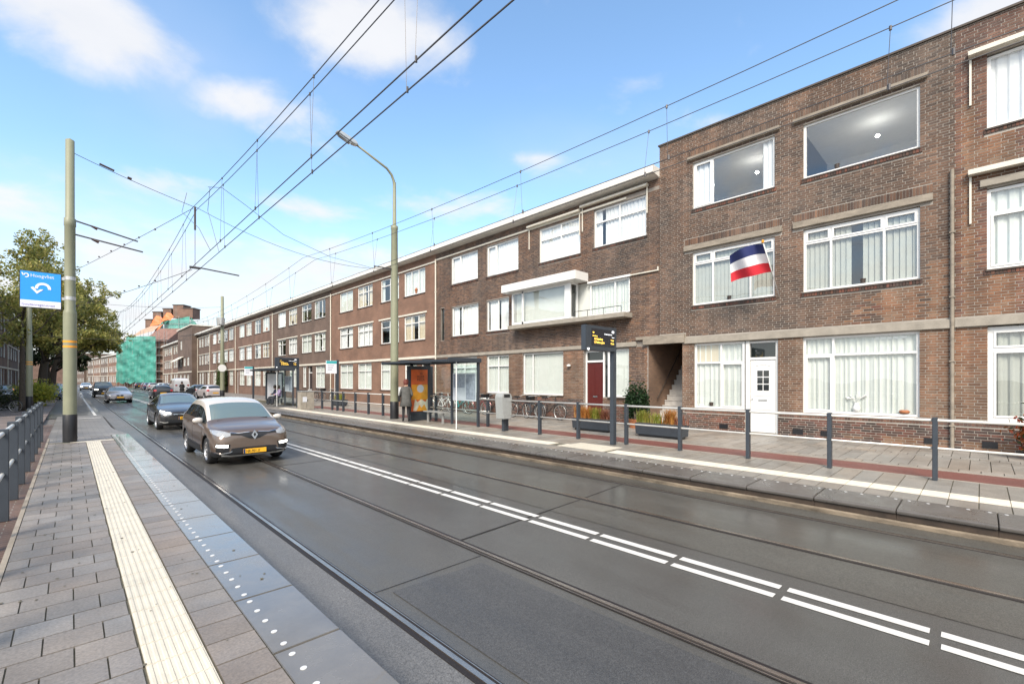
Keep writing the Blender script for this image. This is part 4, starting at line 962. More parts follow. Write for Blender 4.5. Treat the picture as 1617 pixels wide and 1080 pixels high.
# ================================================================ cars
def paint(name, col, rough=.28, metal=.35): 
    return mat(name, col, rough, metal=metal, var=.05, scale=40, coat=.9)
mat('bin_grey', (.30, .31, .30), .45, var=.12, scale=12); mat('pale_blue', (.50, .58, .68), .2, var=.1, scale=1, coat=.5)
paint('paint_brown', (.135, .096, .072)); paint('paint_cream', (.52, .48, .43), metal=0); paint('paint_dark', (.045, .042, .040)); paint('paint_silver', (.36, .34, .35)); paint('paint_black', (.018, .019, .022))
paint('paint_blue', (.02, .05, .14)); paint('paint_white', (.72, .72, .72), metal=0); paint('paint_pink', (.50, .46, .46), metal=.2); paint('paint_red', (.18, .02, .02)); paint('paint_grey', (.16, .17, .19))
def car_shape(st, glass, W):
    """st: stations front to back (y, w, zb, zs, wt, zte, zt). glass: (cowl, roof_start, roof_end, tail) station numbers"""
    bm = bmesh.new(); rings = []
    for (y, w, zb, zs, wt, zte, zt) in st:
        ws, we = w*.985, wt
        pts = [(0, zb), (w*.88, zb-.01), (w*.975, zb+.05), (w, zb+(zs-zb)*.45), (ws, zs-.02), (ws*.975, zs+.012) if zte-zs > .15 else (ws*.95, zs+(zte-zs)*.3), (we+(ws-we)*(.16 if zte-zs > .15 else .35), zte-(zte-zs)*(.14 if zte-zs > .15 else .35)), (we, zte), (we*.6, zt-(zt-zte)*.25), (0, zt)]
        rings.append([bm.verts.new((x, y, z)) for x, z in pts]+[bm.verts.new((-x, y, z)) for x, z in pts[1:-1]])
    n = len(rings[0])                        # 10 + 8
    idx = list(range(10))+[17-i for i in range(8)]   # walk round: right side up, left side down
    idx = list(range(10))+[17-k for k in range(8)]
    c, rs, re, tl = glass
    def mi(s, i):                            # material of the strip i (between idx[i], idx[i+1]) between stations s and s+1
        j = i if i < 9 else 17-i             # mirrored strip number
        if j <= 1: return 0
        if c <= s < rs and j >= 7: return 2
        if re <= s < tl and j >= 7: return 4
        if c <= s < re and j == 5: return 3 if s >= c else 1
        if c <= s < tl and j in (7, 8) : return 5
        if c <= s < tl and j == 6: return 5
        return 1
    # order of walk: 0..9 (right side bottom to top), then left side top to bottom 17..10
    walk = list(range(10))+list(range(17, 9, -1))
    for s in range(len(rings)-1):
        a, b = rings[s], rings[s+1]
        for i in range(18):
            p0, p1 = walk[i], walk[(i+1) % 18]; f = bm.faces.new((a[p0], a[p1], b[p1], b[p0])); j = i if i < 9 else 17-i; f.material_index = mi(s, i); f.smooth = True
    for ring, flip in ((rings[0], False), (rings[-1], True)):
        R_ = [ring[i] for i in range(10)]; L_ = [ring[0]]+[ring[9+i] for i in range(1, 9)]+[ring[9]]
        for i in range(9):
            vs = [R_[i], R_[i+1], L_[i+1], L_[i]]; q = []
            for v in vs:
                if v not in q: q.append(v)
            f = bm.faces.new(q if not flip else q[::-1]); f.material_index = 1 if i > 0 else 0; f.smooth = True
    bmesh.ops.recalc_face_normals(bm, faces=bm.faces)
    return bm
def evald(o):
    bpy.context.view_layer.update(); dg = bpy.context.evaluated_depsgraph_get(); return bpy.data.meshes.new_from_object(o.evaluated_get(dg))
def wheel_meshes(r, wd, spokes, name=''):
    t = MB(); t.lathe([(r*.72, -wd*.5), (r*.90, -wd*.5), (r*.985, -wd*.38), (r, -wd*.2), (r, wd*.2), (r*.985, wd*.38), (r*.90, wd*.5), (r*.72, wd*.5)], (0, 0, 0), 32, 0, 'x'); tyre = t.mesh('wheel', 'tyre', True)
    q = MB(); q.lathe([(r*.74, wd*.5), (r*.72, wd*.40), (r*.68, wd*.30), (r*.66, -wd*.3)], (0, 0, 0), 32, 0, 'x'); q.lathe([(0.0, wd*.1), (r*.67, wd*.05)], (0, 0, 0), 24, 1, 'x')
    q.lathe([(0.001, wd*.47), (r*.10, wd*.46), (r*.12, wd*.40), (r*.12, wd*.1)], (0, 0, 0), 16, 0, 'x')
    for i in range(spokes):
        a = 2*PI*i/spokes; ca, sa = math.cos(a), math.sin(a); w1, w2 = r*.055, r*.10
        n = len(q.v)
        for rr, ww, xx in ((r*.10, w2, wd*.45), (r*.70, w1, wd*.42), (r*.10, w2, wd*.25), (r*.70, w1, wd*.25)):
            q.v += [(xx, ca*rr-sa*ww, sa*rr+ca*ww), (xx, ca*rr+sa*ww, sa*rr-ca*ww)]
        q.f += [(n, n+1, n+3, n+2), (n, n+2, n+6, n+4), (n+1, n+5, n+7, n+3)]; q.m += [0, 0, 0]
    rim = q.mesh('rim', ['alloy', 'car_black']); return tyre, rim
def make_car(name, label, cat, P):
    W, Lc = P['W'], P['L']; st = P['st']
    root = thing(name, label, cat)
    bm = car_shape(st, P['glass'], W); me = bpy.data.meshes.new('c'); bm.to_mesh(me); bm.free()
    o = link('c', me); md = o.modifiers.new('s', 'SUBSURF'); md.levels = P.get('sub', 2); md.render_levels = P.get('sub', 2)
    me2 = evald(o); bpy.data.objects.remove(o)
    mats = ['car_black', P['paint'], 'screen_glass', 'car_glass', 'car_glass', P.get('roof', P['paint'])]
    for q in mats: me2.materials.append(MATS[q])
    o = link('c', me2); r = P.get('r', .33); cut = MB(); yf, yr = P['axles']
    for sx in (1, -1):
        for yy in (yf, yr): cut.cyl((sx*(W/2-.30), yy, r), r+.055, sx*.5, 28, 0, axis='x')
    co = cut.build('k', 'car_black'); bmod = o.modifiers.new('b', 'BOOLEAN'); bmod.object = co; bmod.operation = 'DIFFERENCE'; bmod.solver = 'EXACT'
    me3 = evald(o); bpy.data.objects.remove(co); bpy.data.objects.remove(o)
    full = bmesh.new(); full.from_mesh(me3); bvh = BVHTree.FromBMesh(full)
    # paint below the side line goes to black cladding
    for f in full.faces:
        if f.material_index == 1 and f.calc_center_median().z < P.get('clad', .0): f.material_index = 0
    def part(pname, idx, mlist, parent=root, sgn=0):
        b2 = full.copy(); bmesh.ops.delete(b2, geom=[f for f in b2.faces if f.material_index not in idx or f.calc_center_median().x*sgn < 0], context='FACES')
        for f in b2.faces: f.material_index = idx.index(f.material_index)
        for v in [v for v in b2.verts if not v.link_faces]: b2.verts.remove(v)
        m_ = bpy.data.meshes.new(pname); b2.to_mesh(m_); b2.free()
        for q in mlist: m_.materials.append(MATS[q])
        return link(pname, m_, parent)
    part('body', [0, 1], ['car_black', P['paint']])
    part('roof', [5], [mats[5]]); part('windscreen', [2], ['screen_glass']); part('side_window', [3], ['car_glass'], sgn=1); part('side_window', [3], ['car_glass'], sgn=-1); part('rear_window', [4], ['car_glass'])
    def ribbon(pname, top, bot, m, axis='f', off=.008, rows=4, mirror=True, parent=root, sub=5, both=False):
        def dens(pl):
            o_ = []
            for i in range(len(pl)-1):
                for k_ in range(sub): t_ = k_/sub; o_.append((pl[i][0]*(1-t_)+pl[i+1][0]*t_, pl[i][1]*(1-t_)+pl[i+1][1]*t_))
            return o_+[pl[-1]]
        T_, B_ = dens(top), dens(bot); n_ = len(T_)
        res = []
        for sg in ((1, -1) if mirror else (1,)):
            b = MB(); 
            for rr in range(rows+1):
                for i in range(n_):
                    t_ = rr/rows; a_, z_ = T_[i][0]*(1-t_)+B_[i][0]*t_, T_[i][1]*(1-t_)+B_[i][1]*t_
                    if axis == 'f': og, dr = Vector((sg*a_, -6, z_)), Vector((0, 1, 0))
                    elif axis == 'b': og, dr = Vector((sg*a_, 6, z_)), Vector((0, -1, 0))
                    else: og, dr = Vector((sg*3, a_, z_)), Vector((-sg, 0, 0))
                    h = bvh.ray_cast(og, dr)
                    if h[0] is None:
                        tgt = Vector((sg*a_, st[0][0]+.1 if axis == 'f' else st[-1][0]-.1, z_)) if axis != 's' else Vector((sg*W/2, a_, z_)); h = bvh.find_nearest(tgt)
                    b.v.append(tuple(h[0]-dr*off*.7+h[1]*off*.5 if h[1].dot(dr) < 0 else h[0]-dr*off))
            kk = len(b.v)
            for v in list(b.v[:kk]): 
                dv = Vector((0, 1, 0)) if axis == 'f' else Vector((0, -1, 0)) if axis == 'b' else Vector((-sg, 0, 0)); b.v.append(tuple(Vector(v)+dv*(off+.02)))
            for rr in range(rows):
                for i in range(n_-1): q = rr*n_+i; b.f.append((q, q+1, q+n_+1, q+n_)); b.m.append(0)
            rim_ = [i for i in range(n_)]+[rr*n_+n_-1 for rr in range(1, rows+1)]+[rows*n_+i for i in range(n_-2, -1, -1)]+[rr*n_ for rr in range(rows-1, 0, -1)]
            for a_, c_ in zip(rim_, rim_[1:]+rim_[:1]): b.f.append((a_, c_, c_+kk, a_+kk)); b.m.append(0)
            res.append(b.build(pname, m, parent, smooth=False))
        return res
    # wheels
    tyre, rim = wheel_meshes(r, .215, P.get('spokes', 5))
    for sx in (1, -1):
        for yy in (yf, yr):
            w_ = link('wheel', tyre, root, (sx*(W/2-.135), yy, r)); w_.rotation_euler = (0, 0, 0 if sx > 0 else PI)
            rr_ = link('rim', rim, w_)
    # mirrors
    my, mz = P['mirror']
    for sg in (1, -1):
        b = MB(); b.lathe([(.001, -.12), (.055, -.10), (.085, -.04), (.09, .03), (.075, .09), (.001, .11)], (0, 0, 0), 14, 0, 'x')
        mo = b.build('door_mirror', P.get('mirrorm', P['paint']), root, smooth=True, loc=(sg*(W/2+.06), my, mz)); mo.scale = (1, .75, .85)
        MB().box(sg*(W/2-.06), sg*(W/2+.0), my-.02, my+.04, mz-.05, mz+.0).build('mirror_stalk', 'car_black', root)
    # shut lines and handles
    for y0 in P.get('doors', ()): ribbon('door_seam', [(y0-.005, st[len(st)//2][3]-.05), (y0+.005, st[len(st)//2][3]-.05)], [(y0-.005, .34), (y0+.005, .34)], 'car_black', 's', .002, rows=10, sub=1)
    P['detail'](root, ribbon, P, bvh)
    full.free(); return root
def plate(root, y, z, txt, tilt=0, w=.52, m='plate_yellow'):
    b = MB(); b.box(-w/2, w/2, y-.012, y, z-.055, z+.055); p = b.build('number_plate', m, root, bevel=.003)
    MB().box(-w/2+.002, -w/2+.045, y-.0145, y-.012, z-.053, z+.053).build('country_band', 'paint_blue', p)
    if txt: text(txt, .095, (-w/2+.06, y-.014, z-.034), (PI/2, 0, 0), 'letter_black', p, 'lettering', sx=.78)
def det_suv(root, rib, P, bvh):
    # swept headlights, V-shaped black grille with diamond badge, lower intake, bright fog surrounds
    rib('headlight', [(.50, 0.795), (.62, 0.840), (.76, 0.870), (.84, 0.865)], [(.52, 0.735), (.62, 0.710), (.76, 0.735), (.845, 0.795)], 'lamp_lens')
    rib('grille', [(0, 0.800), (.15, 0.800), (.34, 0.785), (.52, 0.805)], [(0, 0.635), (.12, 0.655), (.30, 0.740), (.52, 0.755)], 'car_black', mirror=True)
    rib('chrome_strip', [(.10, 0.810), (.34, 0.795), (.52, 0.820)], [(.10, 0.800), (.34, 0.785), (.52, 0.807)], 'chrome', off=.014)
    rib('lower_intake', [(0, 0.445), (.3, 0.445), (.50, 0.435)], [(0, 0.270), (.3, 0.270), (.54, 0.295)], 'car_black')
    rib('fog_surround', [(.53, 0.535), (.65, 0.535), (.80, 0.565)], [(.56, 0.335), (.68, 0.330), (.80, 0.365)], 'car_black')
    rib('day_light', [(.57, 0.520), (.68, 0.527), (.79, 0.540)], [(.58, 0.460), (.68, 0.465), (.80, 0.485)], 'lamp_lit', off=.016)
    rib('fog_trim', [(.49, 0.375), (.53, 0.355), (.72, 0.330), (.82, 0.355)], [(.49, 0.360), (.53, 0.335), (.72, 0.310), (.82, 0.335)], 'chrome', off=.018)
    rib('skid_strip', [(0, 0.265), (.5, 0.265), (.7, 0.295)], [(0, 0.225), (.5, 0.225), (.7, 0.255)], 'galvanised', off=.012)
    h = bvh.ray_cast(Vector((0, -6, 0.735)), Vector((0, 1, 0)))[0]
    b = MB()
    for s_, t_ in ((1, 0),):
        outer = [(0, .115), (.075, 0), (0, -.115), (-.075, 0)]; inner = [(0, .055), (.032, 0), (0, -.055), (-.032, 0)]
        for i in range(4):
            o1, o2, i1, i2 = outer[i], outer[(i+1) % 4], inner[i], inner[(i+1) % 4]
            b.prism([(o1[0], 0.735+o1[1]), (o2[0], 0.735+o2[1]), (i2[0], 0.735+i2[1]), (i1[0], 0.735+i1[1])], 'y', h.y-.035, h.y+.01)
    b.build('badge', 'chrome', root)
    plate(root, bvh.ray_cast(Vector((.26, -6, .36)), Vector((0, 1, 0)))[0].y-.03, .345, 'NR-901-X')
    wp = MB(); 
    for sx in (-.60, .05):
        y0 = st_y = -1.0
        wp.tube([(sx, -1.06, 1.045), (sx+.55, -1.0, 1.085)], .012, 6)
    wp.build('wiper', 'car_black', root)
    rib('side_trim', [(-1.0, .42), (.9, .46)], [(-1.0, .33), (.9, .37)], 'car_black', 's', .012, rows=2)
    rib('door_handle', [(.05, .93), (.2, .93)], [(.05, .90), (.2, .90)], 'paint_brown', 's', .03, rows=1); rib('door_handle', [(.85, .95), (1.0, .95)], [(.85, .92), (1.0, .92)], 'paint_brown', 's', .03, rows=1)
def det_merc(root, rib, P, bvh):
    rib('headlight', [(.46, .70), (.62, .735), (.80, .80)], [(.48, .60), (.64, .575), (.82, .66)], 'lamp_lens'); rib('running_light', [(.50, .69), (.64, .715), (.78, .77)], [(.51, .655), (.64, .68), (.79, .735)], 'lamp_lit', off=.014)
    rib('grille', [(0, .715), (.3, .71), (.44, .69)], [(0, .53), (.3, .535), (.40, .56)], 'car_black')
    rib('grille_bar', [(.0, .638), (.42, .636)], [(.0, .612), (.42, .610)], 'chrome', off=.02)
    rib('lower_intake', [(0, .42), (.4, .42), (.62, .44)], [(0, .28), (.4, .27), (.58, .30)], 'car_black')
    rib('side_intake', [(.60, .52), (.80, .55)], [(.60, .33), (.80, .38)], 'car_black'); rib('intake_trim', [(.58, .34), (.70, .325), (.82, .37)], [(.58, .315), (.70, .30), (.82, .345)], 'galvanised', off=.02)
    h = bvh.ray_cast(Vector((0, -6, .625)), Vector((0, 1, 0)))[0]; b = MB()
    b.tube([(.085*math.cos(t*PI/8), h.y-.03, .625+.085*math.sin(t*PI/8)) for t in range(17)], .011, 6, caps=False)
    for a in (PI/2, PI/2+2*PI/3, PI/2+4*PI/3): b.tube([(0, h.y-.03, .625), (.085*math.cos(a), h.y-.03, .625+.085*math.sin(a))], [.015, .005], 6)
    b.build('badge', 'chrome', root)
    plate(root, bvh.ray_cast(Vector((.25, -6, .48)), Vector((0, 1, 0)))[0].y-.02, .475, 'ZK-418-H')
def det_sedan(root, rib, P, bvh):
    rib('headlight', [(.44, .70), (.62, .72), (.80, .73)], [(.44, .61), (.62, .585), (.80, .62)], 'lamp_lens'); 
    rib('grille', [(.03, .70), (.16, .70), (.24, .68)], [(.03, .58), (.16, .57), (.22, .59)], 'car_black'); rib('grille_frame', [(.02, .72), (.16, .72), (.26, .70)], [(.02, .70), (.16, .70), (.24, .68)], 'chrome', off=.014)
    rib('lower_intake', [(0, .42), (.36, .42)], [(0, .28), (.34, .28)], 'car_black'); rib('side_intake', [(.50, .40), (.76, .42)], [(.50, .30), (.74, .32)], 'car_black')
    rib('fog_lamp', [(.56, .37), (.64, .37)], [(.56, .33), (.64, .33)], 'lamp_lens', off=.02)
    plate(root, bvh.ray_cast(Vector((.25, -6, .49)), Vector((0, 1, 0)))[0].y-.02, .49, '')
def det_plain(root, rib, P, bvh):
    s = P['hl']; lit = 'lamp_lit' if P.get('lit') else 'lamp_lens'
    rib('headlight', [(.48, s+.06), (.80, s+.08)], [(.50, s-.06), (.80, s-.05)], lit); rib('grille', [(0, s+.05), (.42, s+.04)], [(0, s-.10), (.38, s-.08)], 'car_black')
    rib('lower_intake', [(0, .42), (.6, .44)], [(0, .28), (.56, .30)], 'car_black')
    rib('tail_light', [(.55, P['tl']+.12), (.80, P['tl']+.12)], [(.58, P['tl']-.06), (.80, P['tl']-.06)], 'tail_red', 'b')
    plate(root, bvh.ray_cast(Vector((.25, -6, .48)), Vector((0, 1, 0)))[0].y-.02, .48, '')
    yb = bvh.ray_cast(Vector((.1, 6, .62)), Vector((0, -1, 0)))[0].y; MB().box(-.26, .26, yb, yb+.02, .57, .68).build('number_plate', 'plate_yellow', root)
cap = dict(W=1.78, L=4.12, r=.335, paint='paint_brown', roof='paint_cream', mirrorm='paint_cream', axles=(-1.22, 1.39), mirror=(-.72, 1.06), clad=.33, spokes=5, glass=(5, 6, 9, 11), doors=(-.83, .32), detail=det_suv,
  st=[(-2.08, .60, .32, .54, .42, .67, .69), (-2.05, .74, .24, .62, .60, .76, .785), (-1.93, .83, .20, .72, .68, .845, .875), (-1.68, .875, .18, .82, .74, .905, .94), (-1.34, .89, .18, .89, .77, .955, .995), (-1.06, .895, .18, .935, .78, .99, 1.035),
      (-.30, .90, .18, .98, .645, 1.50, 1.565), (.35, .90, .18, 1.00, .655, 1.56, 1.625), (1.15, .895, .18, 1.03, .645, 1.55, 1.615), (1.74, .885, .20, 1.05, .61, 1.49, 1.555), (1.96, .87, .24, 1.05, .66, 1.25, 1.30), (2.04, .82, .28, .98, .66, 1.03, 1.06), (2.07, .70, .36, .85, .55, .90, .92)])
sedan_st = [(-2.17, .58, .32, .52, .42, .63, .645), (-2.13, .74, .24, .58, .60, .68, .70), (-2.0, .83, .19, .66, .68, .74, .765), (-1.7, .875, .17, .74, .72, .81, .845), (-1.25, .885, .17, .83, .74, .88, .925), (-.78, .885, .17, .885, .74, .935, .985),
      (.02, .89, .17, .92, .56, 1.33, 1.39), (.5, .89, .17, .93, .56, 1.37, 1.43), (1.0, .885, .17, .94, .54, 1.34, 1.41), (1.35, .88, .18, .95, .52, 1.27, 1.34), (1.95, .86, .2, .93, .66, .98, 1.02), (2.14, .80, .26, .85, .62, .93, .955), (2.18, .68, .34, .7, .5, .80, .83)]
merc = dict(W=1.79, L=4.35, r=.325, paint='paint_dark', axles=(-1.28, 1.42), mirror=(-.58, .98), clad=.0, spokes=5, glass=(5, 6, 9, 10), doors=(-.62, .45), detail=det_merc, st=sedan_st)
bmw = dict(merc, paint='paint_silver', detail=det_sedan, spokes=7)
hatch_st = [(-2.0, .58, .32, .56, .42, .70, .72), (-1.96, .74, .24, .62, .60, .76, .78), (-1.84, .82, .2, .72, .68, .83, .85), (-1.6, .86, .18, .80, .72, .89, .92), (-1.2, .87, .18, .88, .74, .95, .99), (-.88, .875, .18, .93, .75, 1.0, 1.05),
      (-.12, .88, .18, .95, .58, 1.38, 1.44), (.4, .88, .18, .96, .58, 1.42, 1.48), (1.0, .875, .18, .97, .57, 1.40, 1.47), (1.55, .86, .19, .98, .54, 1.34, 1.41), (1.86, .84, .22, .97, .64, 1.05, 1.08), (1.97, .80, .26, .88, .62, .95, .97), (2.0, .68, .34, .74, .5, .82, .84)]
hat = dict(W=1.76, L=4.0, r=.315, paint='paint_blue', axles=(-1.15, 1.32), mirror=(-.66, 1.02), glass=(5, 6, 9, 10), doors=(-.7, .4), detail=det_plain, st=hatch_st, hl=.72, tl=.86, sub=1)
offr_st = [(-2.25, .66, .38, .78, .58, .95, .97), (-2.21, .80, .34, .84, .72, 1.02, 1.04), (-2.1, .86, .32, .92, .78, 1.08, 1.10), (-1.8, .89, .30, 1.0, .80, 1.12, 1.15), (-1.3, .90, .30, 1.05, .80, 1.14, 1.18), (-1.0, .90, .30, 1.08, .80, 1.17, 1.22),
      (-.45, .90, .30, 1.10, .68, 1.70, 1.76), (.3, .90, .30, 1.10, .68, 1.74, 1.80), (1.2, .90, .30, 1.10, .68, 1.73, 1.79), (2.05, .88, .30, 1.10, .66, 1.70, 1.76), (2.2, .86, .32, 1.09, .74, 1.2, 1.24), (2.25, .84, .34, 1.0, .74, 1.08, 1.1), (2.27, .74, .42, .9, .6, .98, 1.0)]
offr = dict(W=1.82, L=4.5, r=.37, paint='paint_black', axles=(-1.38, 1.38), mirror=(-.8, 1.18), glass=(5, 6, 9, 10), doors=(-.8, .4), detail=det_plain, st=offr_st, hl=.90, tl=1.1, sub=1)
van_st = [(-2.5, .66, .36, .80, .55, 1.0, 1.02), (-2.45, .84, .28, .88, .74, 1.08, 1.10), (-2.3, .93, .25, 1.0, .84, 1.16, 1.19), (-2.05, .96, .24, 1.1, .86, 1.26, 1.29), (-1.85, .97, .24, 1.15, .86, 1.34, 1.38), (-1.75, .97, .24, 1.18, .86, 1.42, 1.46),
      (-1.25, .98, .24, 1.25, .80, 2.10, 2.16), (.0, .98, .24, 1.25, .82, 2.2, 2.26), (1.2, .98, .24, 1.25, .82, 2.2, 2.26), (2.35, .97, .24, 1.25, .80, 2.17, 2.22), (2.46, .95, .26, 1.2, .80, 1.9, 1.95), (2.5, .93, .28, 1.1, .8, 1.3, 1.32), (2.52, .86, .36, .9, .7, 1.0, 1.02)]
van = dict(W=1.96, L=5.0, r=.34, paint='paint_white', axles=(-1.65, 1.5), mirror=(-1.4, 1.4), glass=(5, 6, 7, 7), doors=(-1.5, -.5), detail=det_plain, st=van_st, hl=.90, tl=1.2, sub=1)
c1 = make_car('parked_car', 'x', 'car', hat)
G_T = 'cars driving towards the camera'
s1 = make_car('compact_suv', 'brown compact crossover with cream roof and lit day lights, nearest oncoming car', 'car', cap); s1.scale = (.94, .94, .94); s1.location = (3.10, 13.86, 0); s1.rotation_euler = (0, 0, R(.5)); s1['group'] = G_T
s2 = make_car('sedan', 'dark grey saloon with round star badge right behind the brown crossover', 'car', merc); s2.location = (3.32, 24.15, 0); s2['group'] = G_T
s3 = make_car('sedan', 'silver saloon with split grille, third in the oncoming line', 'car', bmw); s3.location = (3.08, 53.6, 0); s3['group'] = G_T
s4 = make_car('offroad_car', 'tall black off-road car following the silver saloon', 'car', dict(offr, lit=True)); s4.location = (2.75, 71.0, 0); s4['group'] = G_T
s5 = make_car('hatchback', 'far white hatchback with bright headlights, last in the oncoming line', 'car', dict(hat, paint='paint_white', lit=True)); s5.location = (2.2, 120, 0); s5['group'] = G_T
c1.location = (-1.35, 63.2, .085); c1['label'] = 'dark blue hatchback parked on the left behind the yellow shrub'; c1.rotation_euler = (0, 0, R(-3))
dup(c1, (-1.5, 70, .0), label='white hatchback parked behind the dark blue one on the left', swap={'paint_blue': 'paint_white'}); dup(c1, (-4.2, 58, .1), label='grey hatchback half hidden behind the thick tree trunk', swap={'paint_blue': 'paint_grey'})
s6 = make_car('hatchback', 'dark red-black hatchback driving away in the far lane', 'car', dict(hat, paint='paint_black')); s6.location = (6.9, 60.5, 0); s6.rotation_euler = (0, 0, PI)
s7 = make_car('hatchback', 'pale pinkish hatchback parked on the right before the corner block', 'car', dict(hat, paint='paint_pink')); s7.location = (10.7, 57.6, .0); s7.rotation_euler = (0, 0, R(186))
s8 = make_car('delivery_van', 'white delivery van with tall body parked on the right', 'van', van); s8.location = (11.3, 80.5, 0); s8.rotation_euler = (0, 0, PI)
dup(s7, (10.9, 64.5, 0), label='small black hatchback parked between the pale hatchback and the van', swap={'paint_pink': 'paint_black'})
for i, (y, pn, lb) in enumerate(((93, 'paint_grey', 'grey car parked just beyond the white van'), (101, 'paint_white', 'white car parked second beyond the van'), (109, 'paint_silver', 'silver car parked in front of the low brick row'),
        (117, 'paint_blue', 'blue car parked near the awning of the low row'), (125, 'paint_red', 'dark red car parked before the green netting'), (134, 'paint_black', 'black car parked farthest, under the green netting'))):
    dup(s7, (11.4+.25*math.sin(i*2), y, 0), rz=PI, label=lb, group='cars parked on the right side', swap={'paint_pink': pn})
for i, (y, pn, lb) in enumerate(((84, 'paint_black', 'black car parked far on the left under the trees'), (93, 'paint_silver', 'silver car parked farthest on the left'))):
    dup(c1, (-1.4, y, 0), label=lb, group='cars parked on the left side', swap={'paint_blue': pn})

# ================================================================ railings
def railing(name, label, x, ys, y0, y1, z0, group, zb=None, posts=True):
    t = thing(name, label, 'railing', (x, (y0+y1)/2, z0), 0, group); oy = (y0+y1)/2
    pm = MB().box(-.06, .06, -.035, .035, 0, 1.10).mesh('post', 'metal_anthracite')
    bm = bmesh.new(); bm.from_mesh(pm); bmesh.ops.bevel(bm, geom=bm.edges[:], offset=.006, segments=1, affect='EDGES'); bm.to_mesh(pm); bm.free()
    for y in ys: link('post', pm, t, (0, y-oy, 0))
    for z, r in ((1.045, .026), (.56, .022)): MB().tube([(0, y0-oy, z), (0, y1-oy, z)], r, 12).build('rail', 'rail_cream', t, smooth=True)
    return t
GRR = 'grey post railings with cream rails'
railing('railing', 'railing with flat grey posts and cream rails on the right platform, near stretch', 10.86, [-2.5, -.97, .56, 2.1, 3.62, 5.2, 6.72, 8.35, 9.9, 11.45], -4, 12.9, PL, GRR)
railing('railing', 'railing behind the glass bus shelter with the orange poster', 11.35, [13.0, 16.4], 12.95, 19.0, PL, GRR)
railing('railing', 'railing with grey posts on the right platform beyond the bus shelter', 11.0, [20.4, 21.9, 23.4, 24.9, 26.4, 27.9], 19.2, 29, PL, GRR)
railing('railing', 'railing with flat grey posts along the left platform', -.64, [4.4, 5.95, 7.48, 9.01, 10.53, 12.01, 13.55, 15.1, 16.6, 18.1, 19.7], 3.0, 19.8, PL-.12, GRR).scale = (1, 1, 1.11)

# ================================================================ poles, lamps, signs
def pole(name, label, x, y, prof, bands=True, cat='pole', group=None, extra=None):
    t = thing(name, label, cat, (x, y, .0), 0, group)
    b = MB(); b.lathe(prof, n=28); b.build('shaft', 'pole_green', t, smooth=True)
    MB().lathe([(prof[0][0]+.004, PL), (prof[0][0]+.006, PL+.30), (prof[0][0]+.006, PL+.77), (prof[0][0]+.001, PL+.78)], n=28).build('base_sleeve', 'pole_black', t, smooth=True)
    if bands:
        for z in (2.88, 3.02): MB().lathe([(prof[1][0]+.003, z), (prof[1][0]+.003, z+.06)], n=28).build('marking_band', 'tape_orange', t)
    return t
P1 = pole('tram_pole', 'thick olive green tram pole on the left platform carrying the blue sign', 0.0, 17.95, [(.148, .1), (.144, 3.84), (.140, 3.9), (.118, 3.95), (.116, 6.3), (.128, 6.32), (.128, 6.52), (.100, 6.55), (.097, 8.74), (.0, 8.80)], group='green tram poles')
for z in (4.22, 4.78): MB().lathe([(.123, z), (.123, z+.10)], n=24).build('clamp', 'galvanised', P1)
b = MB(); b.tube([(.0, 0, 6.52), (1.50, .1, 6.22)], .022, 8); b.tube([(0, 0, 6.12), (1.62, .1, 5.92)], .022, 8); b.build('registration_arm', 'wire', P1)
b = MB()
for z0, z1, xx in ((6.44, 6.40, .42), (6.05, 6.02, .45)): b.tube([(xx, .03, z0), (xx+.16, .04, z1-.02)], [.02, .05, ][:2], 8)
b.build('insulator', 'insulator', P1)
P2 = pole('tram_pole', 'second green tram pole on the left, between the tree trunks', -1.75, 39.8, [(.15, .1), (.145, 4.0), (.12, 4.05), (.11, 8.6), (.0, 8.65)], group='green tram poles')
P3 = pole('street_lamp', 'tall green lamp pole with a curved arm beside the bus shelter', 10.54, 18.5, [(.185, .1), (.175, 2.6), (.165, 5.4), (.16, 5.45), (.145, 8.75), (.16, 8.78), (.16, 8.92), (.085, 8.96), (.07, 10.9)], bands=False, cat='street lamp')
b = MB(); b.tube([(0, 0, 8.9), (0, 0, 10.6), (-.03, 0, 10.95), (-.14, 0, 11.2), (-.38, 0, 11.42), (-1.9, 0, 12.0)], [.07, .062, .06, .055, .05, .042], 10); b.build('arm', 'pole_green', P3, smooth=True)
hd = MB(); hd.prism([(-1.75, 11.93), (-1.95, 11.92), (-2.65, 12.14), (-2.68, 12.20), (-2.5, 12.26), (-1.85, 12.08)], 'y', -.13, .13); hd.build('lamp_head', 'galvanised', P3, bevel=.02)
MB().prism([(-2.05, 11.925), (-2.1, 11.90), (-2.55, 12.06), (-2.58, 12.10)], 'y', -.1, .1).build('lamp_glass', 'lamp_lens', P3)
MB().tube([(-1.0, 0, 6.95), (0, 0, 6.98)], .025, 8).build('bracket', 'wire', P3)
P4 = pole('tram_pole', 'green tram pole with two small round signs near the far platform end', 10.4, 50.3, [(.19, .1), (.18, 4), (.15, 5), (.13, 9.9), (0, 9.95)], bands=False, group='green tram poles')
MB().cyl((-.05, -.22, 3.1), .34, .02, 20, axis='y').build('round_sign', 'white_paint', P4); MB().lathe([(.0, 0), (.33, .05), (.36, .7), (.0, .75)], (-.2, -.35, 7.1), 12).build('traffic_lamp', 'galvanised', P4)
